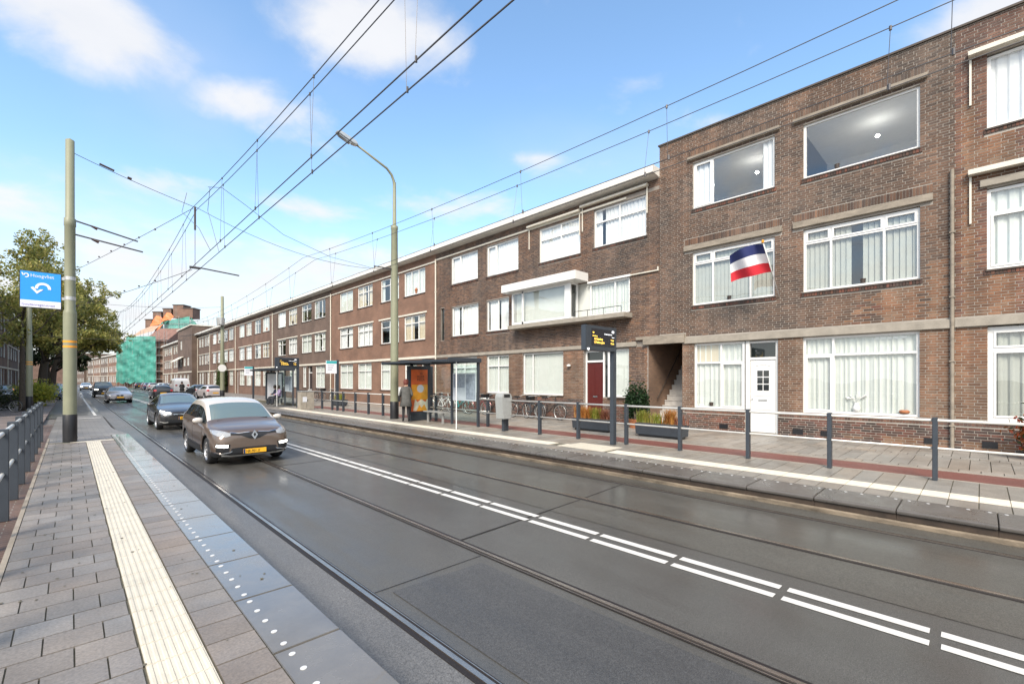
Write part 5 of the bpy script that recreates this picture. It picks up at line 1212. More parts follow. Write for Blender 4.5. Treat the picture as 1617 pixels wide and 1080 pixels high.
# blue sign on the near left pole
SG = thing('direction_sign', 'blue direction sign with a white turn-back arrow and a white bottom strip', 'sign', (-.17, 17.93, 0))
MB().box(-.80, .0, -.035, .035, 3.93, 4.92).build('panel', 'metal_anthracite', SG, bevel=.008)
mat('sign_blue', (.02, .30, .80), .35, var=.03); mat('sign_white', (.80, .80, .84), .35, var=.02); mat('sign_violet', (.12, .10, .38), .5)
fp = MB(); fp.box(-.785, -.015, -.040, -.0355, 4.13, 4.905, 0); fp.box(-.785, -.015, -.0415, -.0355, 3.945, 4.13, 1); fp.build('sign_face', ['sign_blue', 'sign_white'], SG)
ar = MB()   # turn-back arrow: half ring with a head
cx, cz = -.36, 4.47; ro, ri = .155, .095; nseg = 18
for i in range(nseg):
    a0, a1 = -.15+(PI+.30)*i/nseg, -.15+(PI+.30)*(i+1)/nseg
    ar.prism([(cx+ri*math.cos(a0), cz+ri*math.sin(a0)), (cx+ro*math.cos(a0), cz+ro*math.sin(a0)), (cx+ro*math.cos(a1), cz+ro*math.sin(a1)), (cx+ri*math.cos(a1), cz+ri*math.sin(a1))], 'y', -.046, -.040)
ar.prism([(cx-.235, cz-.0), (cx-.115, cz-.155), (cx+.01, cz-.03), (cx-.05, cz-.03), (cx-.115, cz-.08), (cx-.185, cz+.03)], 'y', -.0475, -.040); ar.build('arrow', 'sign_white', SG, fix=False)
lg = MB()
for i in range(12):
    a0, a1 = PI*1.35+1.7*PI*i/12, PI*1.35+1.7*PI*(i+1)/12
    lg.prism([(-.675+.03*math.cos(a0), 4.79+.035*math.sin(a0)), (-.675+.055*math.cos(a0), 4.79+.06*math.sin(a0)), (-.675+.055*math.cos(a1), 4.79+.06*math.sin(a1)), (-.675+.03*math.cos(a1), 4.79+.035*math.sin(a1))], 'y', -.0455, -.040)
lg.prism([(-.765, 4.85), (-.745, 4.86), (-.715, 4.80), (-.735, 4.78)], 'y', -.0455, -.040); lg.build('logo', 'sign_white', SG, fix=False)
text('Hoogvliet', .125, (-.60, -.0415, 4.76), (PI/2, 0, 0), 'sign_white', SG, sx=.92)
text('Goudenregenstraat', .098, (-.765, -.0425, 3.985), (PI/2, 0, 0), 'sign_violet', SG, sx=.83)
MB().box(.0, .09, -.02, .02, 4.20, 4.28).build('bracket', 'galvanised', SG); MB().box(.0, .09, -.02, .02, 4.76, 4.84).build('bracket', 'galvanised', SG)

# ---- departure displays ----
mat('led_amber', (.8, .5, .05), .5, emit=(1, .62, .10), es=1.6); mat('led_white', (.8, .8, .8), .5, emit=(.9, .95, 1), es=.8); mat('screen_dark', (.02, .022, .028), .25, var=.05)
def display(label, x, y, s=1.):
    t = thing('departure_display', label, 'display', (x, y, PL), 0, 'departure displays on posts')
    MB().box(-.05, .09, -.06, .06, 0, 3.15).build('post', 'metal_anthracite', t, bevel=.006)
    MB().box(-1.33, -.0, -.10, .06, 2.50, 3.14).build('casing', 'metal_anthracite', t, bevel=.012)
    MB().box(-1.10, -.06, -.106, -.100, 2.62, 3.06).build('screen', 'screen_dark', t)
    def tx(s_, z, xx, sz, m, sx=.9): text(s_, sz, (xx, -.107, z), (PI/2, 0, 0), m, t, 'lettering', .001, sx=sx)
    tx('Lijn', 2.945, -1.06, .055, 'led_amber'); tx('Goudenregenstraat', 2.93, -.55, .05, 'led_white'); tx('Bestemming', 2.862, -1.06, .045, 'led_amber'); tx('Vertrek', 2.862, -.20, .04, 'led_white')
    tx('12 Duindorp', 2.775, -1.0, .082, 'led_amber'); tx('12 Markenseplein', 2.69, -1.0, .082, 'led_amber', .78); tx('5 min', 2.775, -.25, .075, 'led_amber', .8); tx('15 min', 2.69, -.26, .075, 'led_amber', .75)
    MB().box(-.20, -.10, -.107, -.106, 2.99, 3.05).build('symbol', 'led_white', t); MB().cyl((-1.25, -.10, 2.53), .03, -.03, 10, axis='y').build('loudspeaker', 'led_white', t)
    return t
display('dark departure display with amber lettering on a grey post, nearer one', 10.55, 6.95); display('far departure display with amber lettering beyond the first bus shelter', 10.35, 30.2)

# ---- bus shelters ----
mat('poster_orange', (.62, .12, .03), .4, var=.25, scale=2.5); mat('poster_amber', (.72, .32, .03), .4, var=.2, scale=3); mat('poster_map', (.60, .62, .66), .4, var=.12, scale=4); mat('poster_cream', (.62, .58, .45), .5, var=.3, scale=7)
mat('map_grey', (.28, .30, .36), .5, var=.4, scale=9); mat('shelter_roof_glass', (.50, .60, .58), .12, var=.1, scale=2, coat=.6)
def shelter(label, x, y, orange=True):
    """back plane at local x=0, roof towards -x; runs along +y"""
    t = thing('bus_shelter', label, 'bus shelter', (x, y, PL), 0, 'glass bus shelters'); Ls = 4.7
    for yy in (0, 1.62, 3.25, Ls-.1): MB().box(-.045, .045, yy, yy+.09, 0, 2.42).build('post', 'metal_anthracite', t, bevel=.005)
    b = MB(); b.box(-1.42, .08, -.06, .0, 2.40, 2.55); b.box(-1.42, .08, Ls, Ls+.06, 2.40, 2.52); b.box(.02, .10, 0, Ls, 2.40, 2.56); b.box(-1.44, -1.38, 0, Ls, 2.42, 2.50)
    for yy in (1.57, 3.2): b.box(-1.38, .02, yy, yy+.10, 2.44, 2.54)
    b.build('roof_frame', 'metal_anthracite', t, bevel=.004)
    for i in range(3): MB().prism([(-1.38, 2.47), (.02, 2.52), (.02, 2.50), (-1.38, 2.45)], 'y', .02+i*1.6, 1.52+i*1.6).build('roof_pane', 'shelter_roof_glass', t)
    for i, (a, c) in enumerate(((.09, 1.62), (1.71, 3.25), (3.34, Ls-.1))): MB().quad((0, a+.02, .18), (0, a+.02, 2.3), (0, c-.02, 2.3), (0, c-.02, .18)).build('glass_panel', 'glass_clear', t, fix=False)
    MB().quad((-1.0, .04, .18), (-.06, .04, .18), (-.06, .04, 2.3), (-1.0, .04, 2.3)).build('side_glass', 'glass_clear', t, fix=False); MB().tube([(-1.02, .04, 0), (-1.02, .04, 2.42)], .022, 8).build('side_post', 'white_pvc', t)
    mp_ = MB(); mp_.box(-.025, -.012, .14, 1.58, .95, 2.02); M_ = mp_.build('timetable', 'poster_map', t)
    q = MB()
    for (a, c, d, e) in ((.18, .74, 1.0, 1.97), (.82, 1.54, 1.45, 1.97)): q.box(-.029, -.0255, a, c, d, e)
    q.build('timetable_sheet', 'map_grey', M_)
    b = MB(); b.box(-.42, -.06, 1.75, 3.1, .44, .48)
    for yy in (1.9, 2.95): b.box(-.3, -.22, yy, yy+.05, 0, .44)
    b.build('bench', 'galvanised', t)
    MB().box(-.5, .55, Ls-.8, Ls-.55, 0, .28).build('poster_case_foot', 'metal_anthracite', t, bevel=.006)
    pc = MB(); pc.box(-.58, .62, Ls-.80, Ls-.58, .28, 2.36); pc.build('poster_case', 'metal_anthracite', t, bevel=.015)
    if orange:
        p_ = MB().box(-.50, .46, Ls-.815, Ls-.801, .40, 2.20).build('poster', 'poster_orange', t)
        b = MB(); yy = Ls-.818; b.box(-.48, .44, yy, yy+.002, .9, 1.55, 0); b.prism([(-.4, .42), (-.32, .95), (-.2, .80), (0, .92), (.2, .80), (.36, .98), (.42, .42)], 'y', yy-.002, yy, 1)
        b.cyl((-.05, yy-.003, 1.38), .17, .003, 18, 2, axis='y'); b.prism([(-.25, .42), (-.1, .68), (0, .55), (.15, .70), (.3, .42)], 'y', yy-.005, yy-.002, 0); b.build('poster_picture', ['poster_amber', 'poster_cream', 'poster_map'], p_)
        for s_, z in (('20', 1.98), ('KEER', 1.84), ('MEER', 1.71)): text(s_, .16, (0-.02, yy-.001, z), (PI/2, 0, 0), 'brown_paint', p_, align='CENTER')
    else: MB().box(-.50, .46, Ls-.815, Ls-.801, .40, 2.20).build('poster', 'poster_map', t)
    return t
shelter('glass bus shelter on the right platform with an orange poster', 10.95, 13.05); shelter('farther glass bus shelter with two people seated in it', 10.9, 32.6, False)
# litter bin on a post
LB = thing('litter_bin', 'light grey litter bin with a slot, fixed to a short post of the railing', 'litter bin', (10.70, 11.42, PL))
b = MB(); b.prism([(-.20, .42), (-.26, 1.18), (-.2, 1.30), (.14, 1.30), (.22, 1.18), (.18, .42)], 'y', -.19, .19); b.build('bin_body', 'bin_grey', LB, bevel=.02)
MB().box(-.17, .10, -.198, -.185, 1.16, 1.26).build('opening', 'car_black', LB); MB().box(-.055, .055, -.05, .05, 0, .42).build('post', 'metal_anthracite', LB)
# switch cabinet and small cabinet on the wall
CBN = thing('switch_cabinet', 'pale grey switch cabinet standing on the platform by the far display', 'cabinet', (10.0, 28.3, PL))
MB().box(-.22, .55, -.35, .25, 0, 1.05).build('cabinet_body', 'concrete', CBN, bevel=.015); MB().box(-.24, .57, -.37, .27, 1.05, 1.10).build('lid', 'galvanised', CBN); MB().box(.10, .11, -.357, -.35, .08, 1.0).build('door_gap', 'car_black', CBN); MB().box(.14, .17, -.365, -.35, .5, .6).build('handle', 'car_black', CBN)
MB().box(-.12, .12, -.358, -.35, .45, .75).build('label_plate', 'poster_map', CBN)
WB = thing('meter_box', 'small white meter box on the wall of the orange-red house', 'cabinet', (XF-.02, 27.0, .95)); MB().box(-.14, 0, -.35, .35, 0, .55).build('box_body', 'white_pvc', WB, bevel=.01); MB().box(-.145, -.14, -.02, .0, .03, .52).build('door_gap', 'car_black', WB)
# tram stop sign posts
def stop_sign(x, y, label, h=2.9):
    t = thing('stop_sign', label, 'sign', (x, y, PL), 0, 'white stop signs on dark posts'); MB().box(-.06, .06, -.05, .05, 0, h).build('post', 'metal_anthracite', t)
    MB().box(-.66, -.06, -.03, .03, h-.78, h-.05).build('panel', 'sign_white', t, bevel=.005); MB().box(-.655, -.065, -.034, -.03, h-.22, h-.06).build('header', 'sign_teal', t); 
    b = MB()
    for q in range(3): b.box(-.58, -.2-.06*q, -.033, -.03, h-.34-.12*q, h-.30-.12*q)
    b.build('timetable_print', 'map_grey', t); return t
mat('sign_teal', (.05, .38, .40), .4)
stop_sign(11.05, 25.8, 'white stop sign with a teal header on a dark post, right platform'); stop_sign(10.9, 42.0, 'farther white stop sign on a dark post near the platform end')
# shelter edge with light blue glass at the very left
LS = thing('poster_pillar', 'pale blue glass poster case cut by the left edge of the picture', 'poster case', (-3.15, 35.0, .1))
MB().box(-.9, .35, -.12, .12, .25, 2.95).build('case', 'galvanised', LS, bevel=.02); MB().box(-.82, .27, -.135, -.12, .4, 2.8).build('poster', 'pale_blue', LS)
MB().box(-.8, .25, -.1, .1, 0, .25).build('foot', 'metal_anthracite', LS)

# ================================================================ flag on its pole, leaning out of the first-floor window of the flag house
FL = thing('flag', 'red, white and blue striped flag on a slanting pole in front of the first-floor window', 'flag', (XF-.05, 4.45, 4.4))
mat('flag_red', (.55, .02, .035), .7, var=.04); mat('flag_white', (.74, .74, .76), .7, var=.03); mat('flag_blue', (.018, .028, .12), .7, var=.04)
p0 = Vector((0, -.10, .16)); p1 = Vector((-1.2, .0, 1.62)); MB().tube([p0, p1], .017, 8).build('flagpole', 'white_pvc', FL, smooth=True)
MB().lathe([(.0, -.05), (.035, -.03), (.04, .02), (.0, .06)], tuple(p1), 12).build('finial', 'tape_orange', FL)
pa = p0.lerp(p1, .95); pb = p0.lerp(p1, .46)
nu, nv = 30, 12
def fpnt(i, j):
    u, v = i/nu, j/nv; base = pa.lerp(pb, v); w = math.sin(u*7.5+v*1.4)*min(1, u*3)
    return (base.x+.13*w-(pb.x-pa.x)*u*v*.7, base.y+.98*u+.03*w+.06*u*v, base.z-.20*u+.13*math.sin(u*PI*.9)*(1.1-.7*v)+.045*w-.04*v*u)
for nm, a, c, mm in (('blue_stripe', 0, 4, 'flag_blue'), ('white_stripe', 4, 8, 'flag_white'), ('red_stripe', 8, 12, 'flag_red')):
    b = MB()
    for i in range(nu):
        for j in range(a, c): b.quad(fpnt(i, j), fpnt(i+1, j), fpnt(i+1, j+1), fpnt(i, j+1))
    b.build(nm, mm, FL, smooth=True, fix=False)

# ================================================================ overhead wires
def sag_line(a, b, sag, n=14):
    a, b = Vector(a), Vector(b); return [a.lerp(b, i/n)-Vector((0, 0, sag*4*(i/n)*(1-i/n))) for i in range(n+1)]
def wires(label, xs_m, xs_c, zc, zs, zmid, ybounds, name='overhead_line', r=.0085):
    t = thing(name, label, 'tram wire', (xs_c[0], 0, 0), 0, 'tram wires above the street'); ox = xs_c[0]
    for (ya, yb) in zip(ybounds[:-1], ybounds[1:]):
        zm = lambda y: zs-(zs-zmid)*4*((y-ya)/(yb-ya))*(1-(y-ya)/(yb-ya))
        for x in xs_m: b = MB().tube([(x-ox, ya+(yb-ya)*i/16, zm(ya+(yb-ya)*i/16)) for i in range(17)], r, 5); b.build('messenger_wire', 'wire', t, fix=False)
        for x in xs_c: b = MB().tube([(x-ox, ya, zc), (x-ox, yb, zc)], r*1.15, 5); b.build('contact_wire', 'wire', t, fix=False)
        y = ya+1.6; i = 0
        dr = MB(); 
        while y < yb-1:
            for m_, (xm, xc) in enumerate(zip(xs_m, xs_c)):
                yy = y+m_*.55; 
                if yy < yb and yy < 62: dr.tube([(xm-ox, yy, zm(yy)), (xc-ox, yy+.02, zc)], .0035, 4, caps=False); dr.cyl((xc-ox, yy, zc-.02), .016, .07, 6); dr.cyl((xm-ox, yy, zm(yy)-.03), .016, .05, 6)
            y += 3.15
        if dr.v: stuff(dr.build('dropper', 'wire', t, fix=False))
    return t
wires('pair of contact wires with hangers above the nearer track', (2.88, 3.02), (2.84, 3.06), 5.62, 7.62, 6.85, (-16, 18.1, 50, 82, 114, 146))
wires('pair of contact wires with hangers above the farther track', (6.55, 7.0), (6.62, 6.88), 5.38, 6.75, 6.15, (-14, 18.5, 50, 82, 114, 146), r=.006)
sp_ = thing('span_wire', 'cross-street span wire from the left tram pole to the lamp pole', 'tram wire', (0, 18, 0), 0, 'span wires across the street')
MB().tube(sag_line((0, 0, 8.45), (2.95, .05, 7.66), .05), .009, 5).build('cable', 'wire', sp_, fix=False)
MB().tube(sag_line((2.95, 0, 7.66), (10.54, .5, 6.98), .55), .008, 5).build('cable', 'wire', sp_, fix=False)
b = MB(); b.tube([(.62, 0, 8.30), (.95, 0, 8.20)], .03, 8); b.tube([(1.25, 0, 8.10), (1.35, 0, 8.075)], .035, 8); b.tube([(2.95, .0, 7.66), (2.95, 0, 6.9)], .03, 8); b.tube([(2.95, 0, 6.9), (2.95, 0, 5.7)], .008, 5); b.build('insulator', 'insulator', sp_, fix=False)
b = MB(); b.tube([(3.02, 0, 5.68), (4.25, .1, 5.62)], .022, 8); b.tube([(2.8, 0, 5.66), (3.1, 0, 5.66)], .04, 8); b.build('registration_arm', 'wire', sp_, fix=False)
s2_ = thing('feeder_cable', 'loosely curved feeder cable hanging beside the span wire', 'tram wire', (3, 15.5, 0), 0, 'span wires across the street')
MB().tube([(-.15, 0, 7.52), (.2, 0, 7.6), (.9, .3, 7.35), (2.2, 1, 6.9), (4.2, 2, 6.72), (6.2, 2.6, 6.75), (7.5, 3, 6.95)], .007, 5).build('cable', 'wire', s2_, fix=False)
MB().tube([(-.1, 0, 7.52), (-.12, .2, 6.9), (-.02, .0, 6.3), (.06, -.3, 5.64)], .007, 5).build('cable', 'wire', s2_, fix=False); MB().tube([(-.5, 1, 7.55), (-.62, 1, 6.95), (-.3, .4, 6.4), (-.15, -.3, 5.64)], .007, 5).build('cable', 'wire', s2_, fix=False)
s3_ = thing('anchor_wire', 'pair of wires running off to the second pole on the left', 'tram wire', (0, 18, 0), 0, 'span wires across the street')
MB().tube(sag_line((2.9, 0, 7.6), (-1.7, 21.8, 7.3), .1), .009, 5).build('cable', 'wire', s3_, fix=False); MB().tube(sag_line((2.9, .2, 5.62), (-1.7, 21.8, 5.75), .15), .009, 5).build('cable', 'wire', s3_, fix=False)
b = MB()
for k_ in range(2, 12):
    for z in (7.5, 5.62): q = (2.9-4.6*k_/14, 21.8*k_/14, z-.08*math.sin(k_/14*PI)); b.cyl(q, .03, .05, 6)
b.build('clamp', 'insulator', s3_, fix=False)
s4_ = thing('cross_span', 'far span wires between the pole by the far shelter and the left side', 'tram wire', (0, 50, 0), 0, 'span wires across the street')
for z in (8.9, 6.0): MB().tube(sag_line((-1.9, 0, z-.6), (10.4, .3, z), .35), .012, 5).build('cable', 'wire', s4_, fix=False)
MB().tube([(10.4, .3, 6.6), (7.1, .3, 5.9)], .03, 6).build('registration_arm', 'wire', s4_, fix=False)

# ================================================================ trees and plants
def leafmat(name, c1, c2):
    m, nt, p, N, L = newmat(name); MATS[name] = m
    oi = N('ShaderNodeAttribute'); oi.attribute_name = 'Col'; L(oi.outputs['Color'], p.inputs['Base Color']); p.inputs['Roughness'].default_value = .55
    tr = N('ShaderNodeBsdfTranslucent'); L(oi.outputs['Color'], tr.inputs[0]); mx = N('ShaderNodeMixShader'); mx.inputs[0].default_value = .5; L(p.outputs[0], mx.inputs[1]); L(tr.outputs[0], mx.inputs[2]); L(mx.outputs[0], nt.nodes['Material Output'].inputs[0])
leafmat('leaf', 0, 0)
def leaves(name, pts, size, cols, parent, flat=.0, aspect=1.6):
    n = len(pts); pts = np.asarray(pts); a = rng.normal(0, 1, (n, 3)); a /= np.linalg.norm(a, axis=1)[:, None]; b = rng.normal(0, 1, (n, 3)); b -= (a*b).sum(1)[:, None]*a; b /= np.linalg.norm(b, axis=1)[:, None]
    s = size*(.6+.8*rng.random((n, 1))); V = np.stack([pts-a*s*aspect*.5, pts-b*s*.42, pts+a*s*aspect*.5, pts+b*s*.42], 1).reshape(-1, 3)
    me = bpy.data.meshes.new(name); me.vertices.add(n*4); me.vertices.foreach_set('co', V.ravel()); me.loops.add(n*4); me.loops.foreach_set('vertex_index', np.arange(n*4).astype(np.int32)); me.polygons.add(n); me.polygons.foreach_set('loop_start', (np.arange(n)*4).astype(np.int32))
    C = np.array([cols[int(i)] for i in rng.integers(0, len(cols), n)])*(.75+.5*rng.random((n, 1))); at = me.color_attributes.new('Col', 'FLOAT_COLOR', 'POINT')
    at.data.foreach_set('color', np.repeat(np.concatenate([C, np.ones((n, 1))], 1), 4, 0).ravel().astype(np.float32)); me.materials.append(MATS['leaf']); me.update(calc_edges=True)
    return link(name, me, parent)
GREEN = [(.28, .28, .07), (.22, .24, .06), (.35, .32, .09), (.40, .34, .10), (.15, .17, .045)]
def tree(label, x, y, h, blobs_, nl, trunk_r, lean=(0, 0), fork=2.6, leaf=.16, cols=GREEN, group='street trees on the left side', z0=.1):
    t = thing('street_tree', label, 'tree', (x, y, z0), 0, group)
    tr = MB(); top = Vector((lean[0], lean[1], h*.62)); tr.tube([(0, 0, 0), (lean[0]*.05, lean[1]*.05, .4), (lean[0]*.2, lean[1]*.2, fork), tuple(top*.75), tuple(top)], [trunk_r*1.25, trunk_r, trunk_r*.82, trunk_r*.5, trunk_r*.25], 10); pts = []
    tips = []
    for (cx_, cy_, cz_, rx, ry, rz_) in blobs_:
        c = Vector((cx_, cy_, cz_)); a = Vector((lean[0]*.3, lean[1]*.3, fork+random.random()*(h*.3))); mid = a.lerp(c, .55)+Vector((0, 0, -.3))
        tr.tube([a, mid, c], [trunk_r*.38, trunk_r*.22, trunk_r*.08], 6)
        for _ in range(9):
            d = Vector((random.gauss(0, 1), random.gauss(0, 1), random.gauss(.25, .9))).normalized(); e = c+Vector((d.x*rx, d.y*ry, d.z*rz_))*(.75+.5*random.random()); s_ = mid.lerp(c, random.random())
            tr.tube([s_, s_.lerp(e, .5)+Vector((0, 0, .15)), e], [trunk_r*.13, trunk_r*.07, .012], 5); tips.append((s_, e, min(rx, ry)))
    tr.build('trunk', 'bark', t, smooth=True, fix=False)
    per = nl//len(tips)
    for s_, e, r_ in tips:
        nclump = 7
        for q in range(nclump):
            f_ = .35+.75*random.random(); c = np.array(s_.lerp(e, f_))+rng.normal(0, r_*.14, 3); k_ = per//nclump
            P_ = rng.normal(0, 1, (k_, 3)); P_ /= (np.linalg.norm(P_, axis=1)[:, None]+.01); P_ *= (rng.random((k_, 1))**.5)*r_*.235; pts.append(P_+c)
    leaves('crown', np.concatenate(pts), leaf, cols, t); return t
tree('young tree with a thin trunk and loose airy crown at the left edge', -2.1, 41, 9.5, [(0, 0, 6.2, 2.0, 2.4, 2.0), (-1.6, 1, 8.2, 1.6, 1.6, 1.5), (.5, -1, 9.0, 1.5, 1.6, 1.6), (1.6, 0, 6.6, 1.5, 1.8, 1.4), (-1.2, -1, 5.2, 1.6, 1.6, 1.2), (.3, 1, 10.3, 1.0, 1.0, .9)], 9000, .15, leaf=.11, fork=3.2)
tree('large thick-trunked tree with a dense olive crown behind the blue sign', -2.3, 72, 15, [(1, -3, 9.5, 3.4, 3.4, 3.0), (3.5, -4, 8.2, 2.8, 3, 2.4), (1.5, -1, 13, 2.8, 3, 2.6), (-1.5, 1, 11.2, 3, 3, 2.8), (3.8, -2, 11.3, 2.2, 2.4, 2.0), (4.6, -5, 6.0, 1.9, 2.4, 1.4), (0, -2, 6.4, 2.2, 2.2, 1.5)], 26000, .42, lean=(1, -.8), leaf=.17, fork=3)
tree('second thick tree leaning over the road behind the first one', -1.9, 88, 15, [(2, -2, 10, 3.2, 3.4, 3.0), (4.6, -3, 9.4, 2.8, 3, 2.6), (2.6, 0, 13.2, 2.6, 3, 2.2), (0, 1, 10.6, 3, 3, 2.8), (5.2, -5, 7.6, 1.8, 2.4, 1.2)], 19000, .40, lean=(1.5, -.5), leaf=.18, fork=3)
tree('dark green tree filling the gap between the trunks farther down the left side', -2.6, 108, 12, [(0, 0, 6, 3.4, 3.4, 3), (2, 0, 8.5, 3, 3, 2.6), (-1, 0, 10, 2.6, 2.6, 2.2), (3.2, 0, 5.2, 2.2, 2.2, 1.6)], 8000, .3, leaf=.30, fork=2, cols=[(.03, .05, .018), (.045, .065, .02), (.025, .04, .015)])
def bush(name, label, x, y, z, rx, ry, h, n, leaf, cols, cat='shrub', spiky=False, group=None, parent=None):
    t = parent or thing(name, label, cat, (x, y, z), 0, group); pts = []
    off = Vector((x, y, z)) if parent else Vector((0, 0, 0))
    b = MB()
    for i in range(10 if not spiky else 26):
        a = random.random()*2*PI; r_ = random.random()**.5; e = Vector((math.cos(a)*rx*r_, math.sin(a)*ry*r_, h*(.55+.4*random.random())))+off; b.tube([tuple(off), tuple(off.lerp(e, .6)+Vector((0, 0, .08))), tuple(e)], [.02, .012, .004], 4)
        k_ = n//(10 if not spiky else 26); c = np.array(e)
        P_ = rng.normal(0, 1, (k_, 3))*np.array([rx*.30, ry*.30, h*.22]); P_ = P_+c*np.array([1, 1, .78])+np.array([0, 0, off.z*.22]); pts.append(P_)
    b.build('stems', 'bark', t, fix=False); leaves('foliage', np.concatenate(pts), leaf, cols, t); return t
bush('yellow_shrub', 'yellow-green leafy shrub at the foot of the left-hand trees', -1.75, 48, .1, .8, 1.7, 1.55, 5600, .10, [(.32, .34, .04), (.42, .38, .05), (.22, .26, .04)])
bush('dark_shrub', 'dark clipped shrub beside the young tree at the left edge', -3.3, 43, .1, .8, .9, 1.3, 2500, .09, [(.03, .045, .015), (.045, .06, .02)])
bush('laurel_bush', 'dark green laurel bush in a pot beside the open stair porch', 14.9, 8.85, .45, .34, .34, 1.2, 3000, .065, [(.018, .05, .014), (.03, .07, .02), (.012, .035, .012)])
bush('climbing_plant', 'tall green climber on the house wall behind the far platform end', 15.3, 74, .2, .5, 1.3, 3.6, 2600, .14, [(.05, .085, .02), (.07, .10, .03)], cat='plant')
bush('red_flowers', 'orange-red flowering plant in a pot by the right edge', 15.1, -.95, .35, .28, .40, .75, 1100, .06, [(.35, .06, .02), (.30, .10, .03), (.04, .06, .02)], cat='plant')
MB_ = MB().lathe([(.16, 0), (.24, .26), (.26, .28), (.22, .28), (.20, .24), (0, .24)], (0, 0, 0), 18)
po = MB_.build('flower_pot', 'metal_anthracite', smooth=True, loc=(15.1, -.95, PL)); tag(po, 'dark pot under the orange-red flowers by the right edge', 'pot')
po2 = MB().lathe([(.20, 0), (.26, .30), (.28, .32), (.24, .32), (.22, .28), (0, .28)], (0, 0, 0), 18).build('plant_pot', 'terracotta', smooth=True, loc=(14.9, 8.85, PL)); tag(po2, 'terracotta pot under the dark green laurel bush', 'pot')
def grasses(parent, x0, x1, y0, y1, z, spec):
    for (fx, fy, h, n, col) in spec:
        cx_, cy_ = x0+(x1-x0)*fx, y0+(y1-y0)*fy; b = []
        me = bpy.data.meshes.new('grass_tuft'); V, F, CC = [], [], []
        for i in range(n):
            a = rng.random()*2*PI; out_ = rng.random()**.6*h*.55; hh_ = h*(.7+.4*rng.random()); w = .012; px, py = -math.sin(a)*w, math.cos(a)*w; bx, by = cx_+rng.normal(0, .05), cy_+rng.normal(0, .09); c = np.array(col[int(rng.integers(len(col)))])*(.7+.6*rng.random())
            k0 = len(V); 
            for f_ in (0, .5, 1): 
                xx, yy, zz = bx+math.cos(a)*out_*f_**1.6, by+math.sin(a)*out_*f_**1.6, z+hh_*(f_-.22*f_*f_*(out_/h*1.8)); ww = 1-f_*.85; V += [(xx+px*ww, yy+py*ww, zz), (xx-px*ww, yy-py*ww, zz)]; CC += [(*c, 1)]*2
            F += [(k0, k0+1, k0+3, k0+2), (k0+2, k0+3, k0+5, k0+4)]
        me.from_pydata(V, [], F); at = me.color_attributes.new('Col', 'FLOAT_COLOR', 'POINT'); at.data.foreach_set('color', np.array(CC, np.float32).ravel()); me.materials.append(MATS['leaf']); o = link('grass_tuft', me, parent)
OR_ = [(.50, .20, .04), (.38, .17, .05), (.55, .30, .08)]; YG = [(.30, .32, .05), (.22, .28, .04), (.40, .34, .08)]; RD = [(.25, .10, .06), (.33, .14, .08)]
def planter(label, x, y, spec, L_=1.5):
    t = thing('planter', label, 'planter', (x, y, PL), 0, 'long grey planters on the footway'); b = MB(); b.prism([(-.22, .07), (-.27, .42), (.27, .42), (.22, .07)], 'y', -L_/2, L_/2); b.build('trough', 'metal_anthracite', t, bevel=.01)
    MB().box(-.18, .18, -L_/2+.08, L_/2-.08, 0, .07).build('foot', 'car_black', t); MB().box(-.235, .235, -L_/2+.03, L_/2-.03, .40, .425).build('soil', 'bark', t)
    grasses(t, -.2, .2, -L_/2, L_/2, .42, spec); return t
planter('grey planter with orange grass, just left of the near departure display', 12.95, 9.3, [(.5, .90, .5, 200, OR_), (.4, .68, .45, 160, OR_), (.5, .45, .42, 200, YG), (.5, .2, .40, 160, RD)])
planter('grey planter with a bright orange grass tuft in front of the stair porch', 12.95, 6.8, [(.5, .88, .42, 200, YG), (.5, .60, .36, 120, YG), (.5, .30, .50, 260, OR_), (.5, .1, .3, 80, RD)])
planter('grey planter with low green plants by the far departure display', 13.2, 30.5, [(.5, .8, .4, 150, GREEN), (.5, .5, .45, 150, GREEN), (.5, .2, .4, 150, YG)])

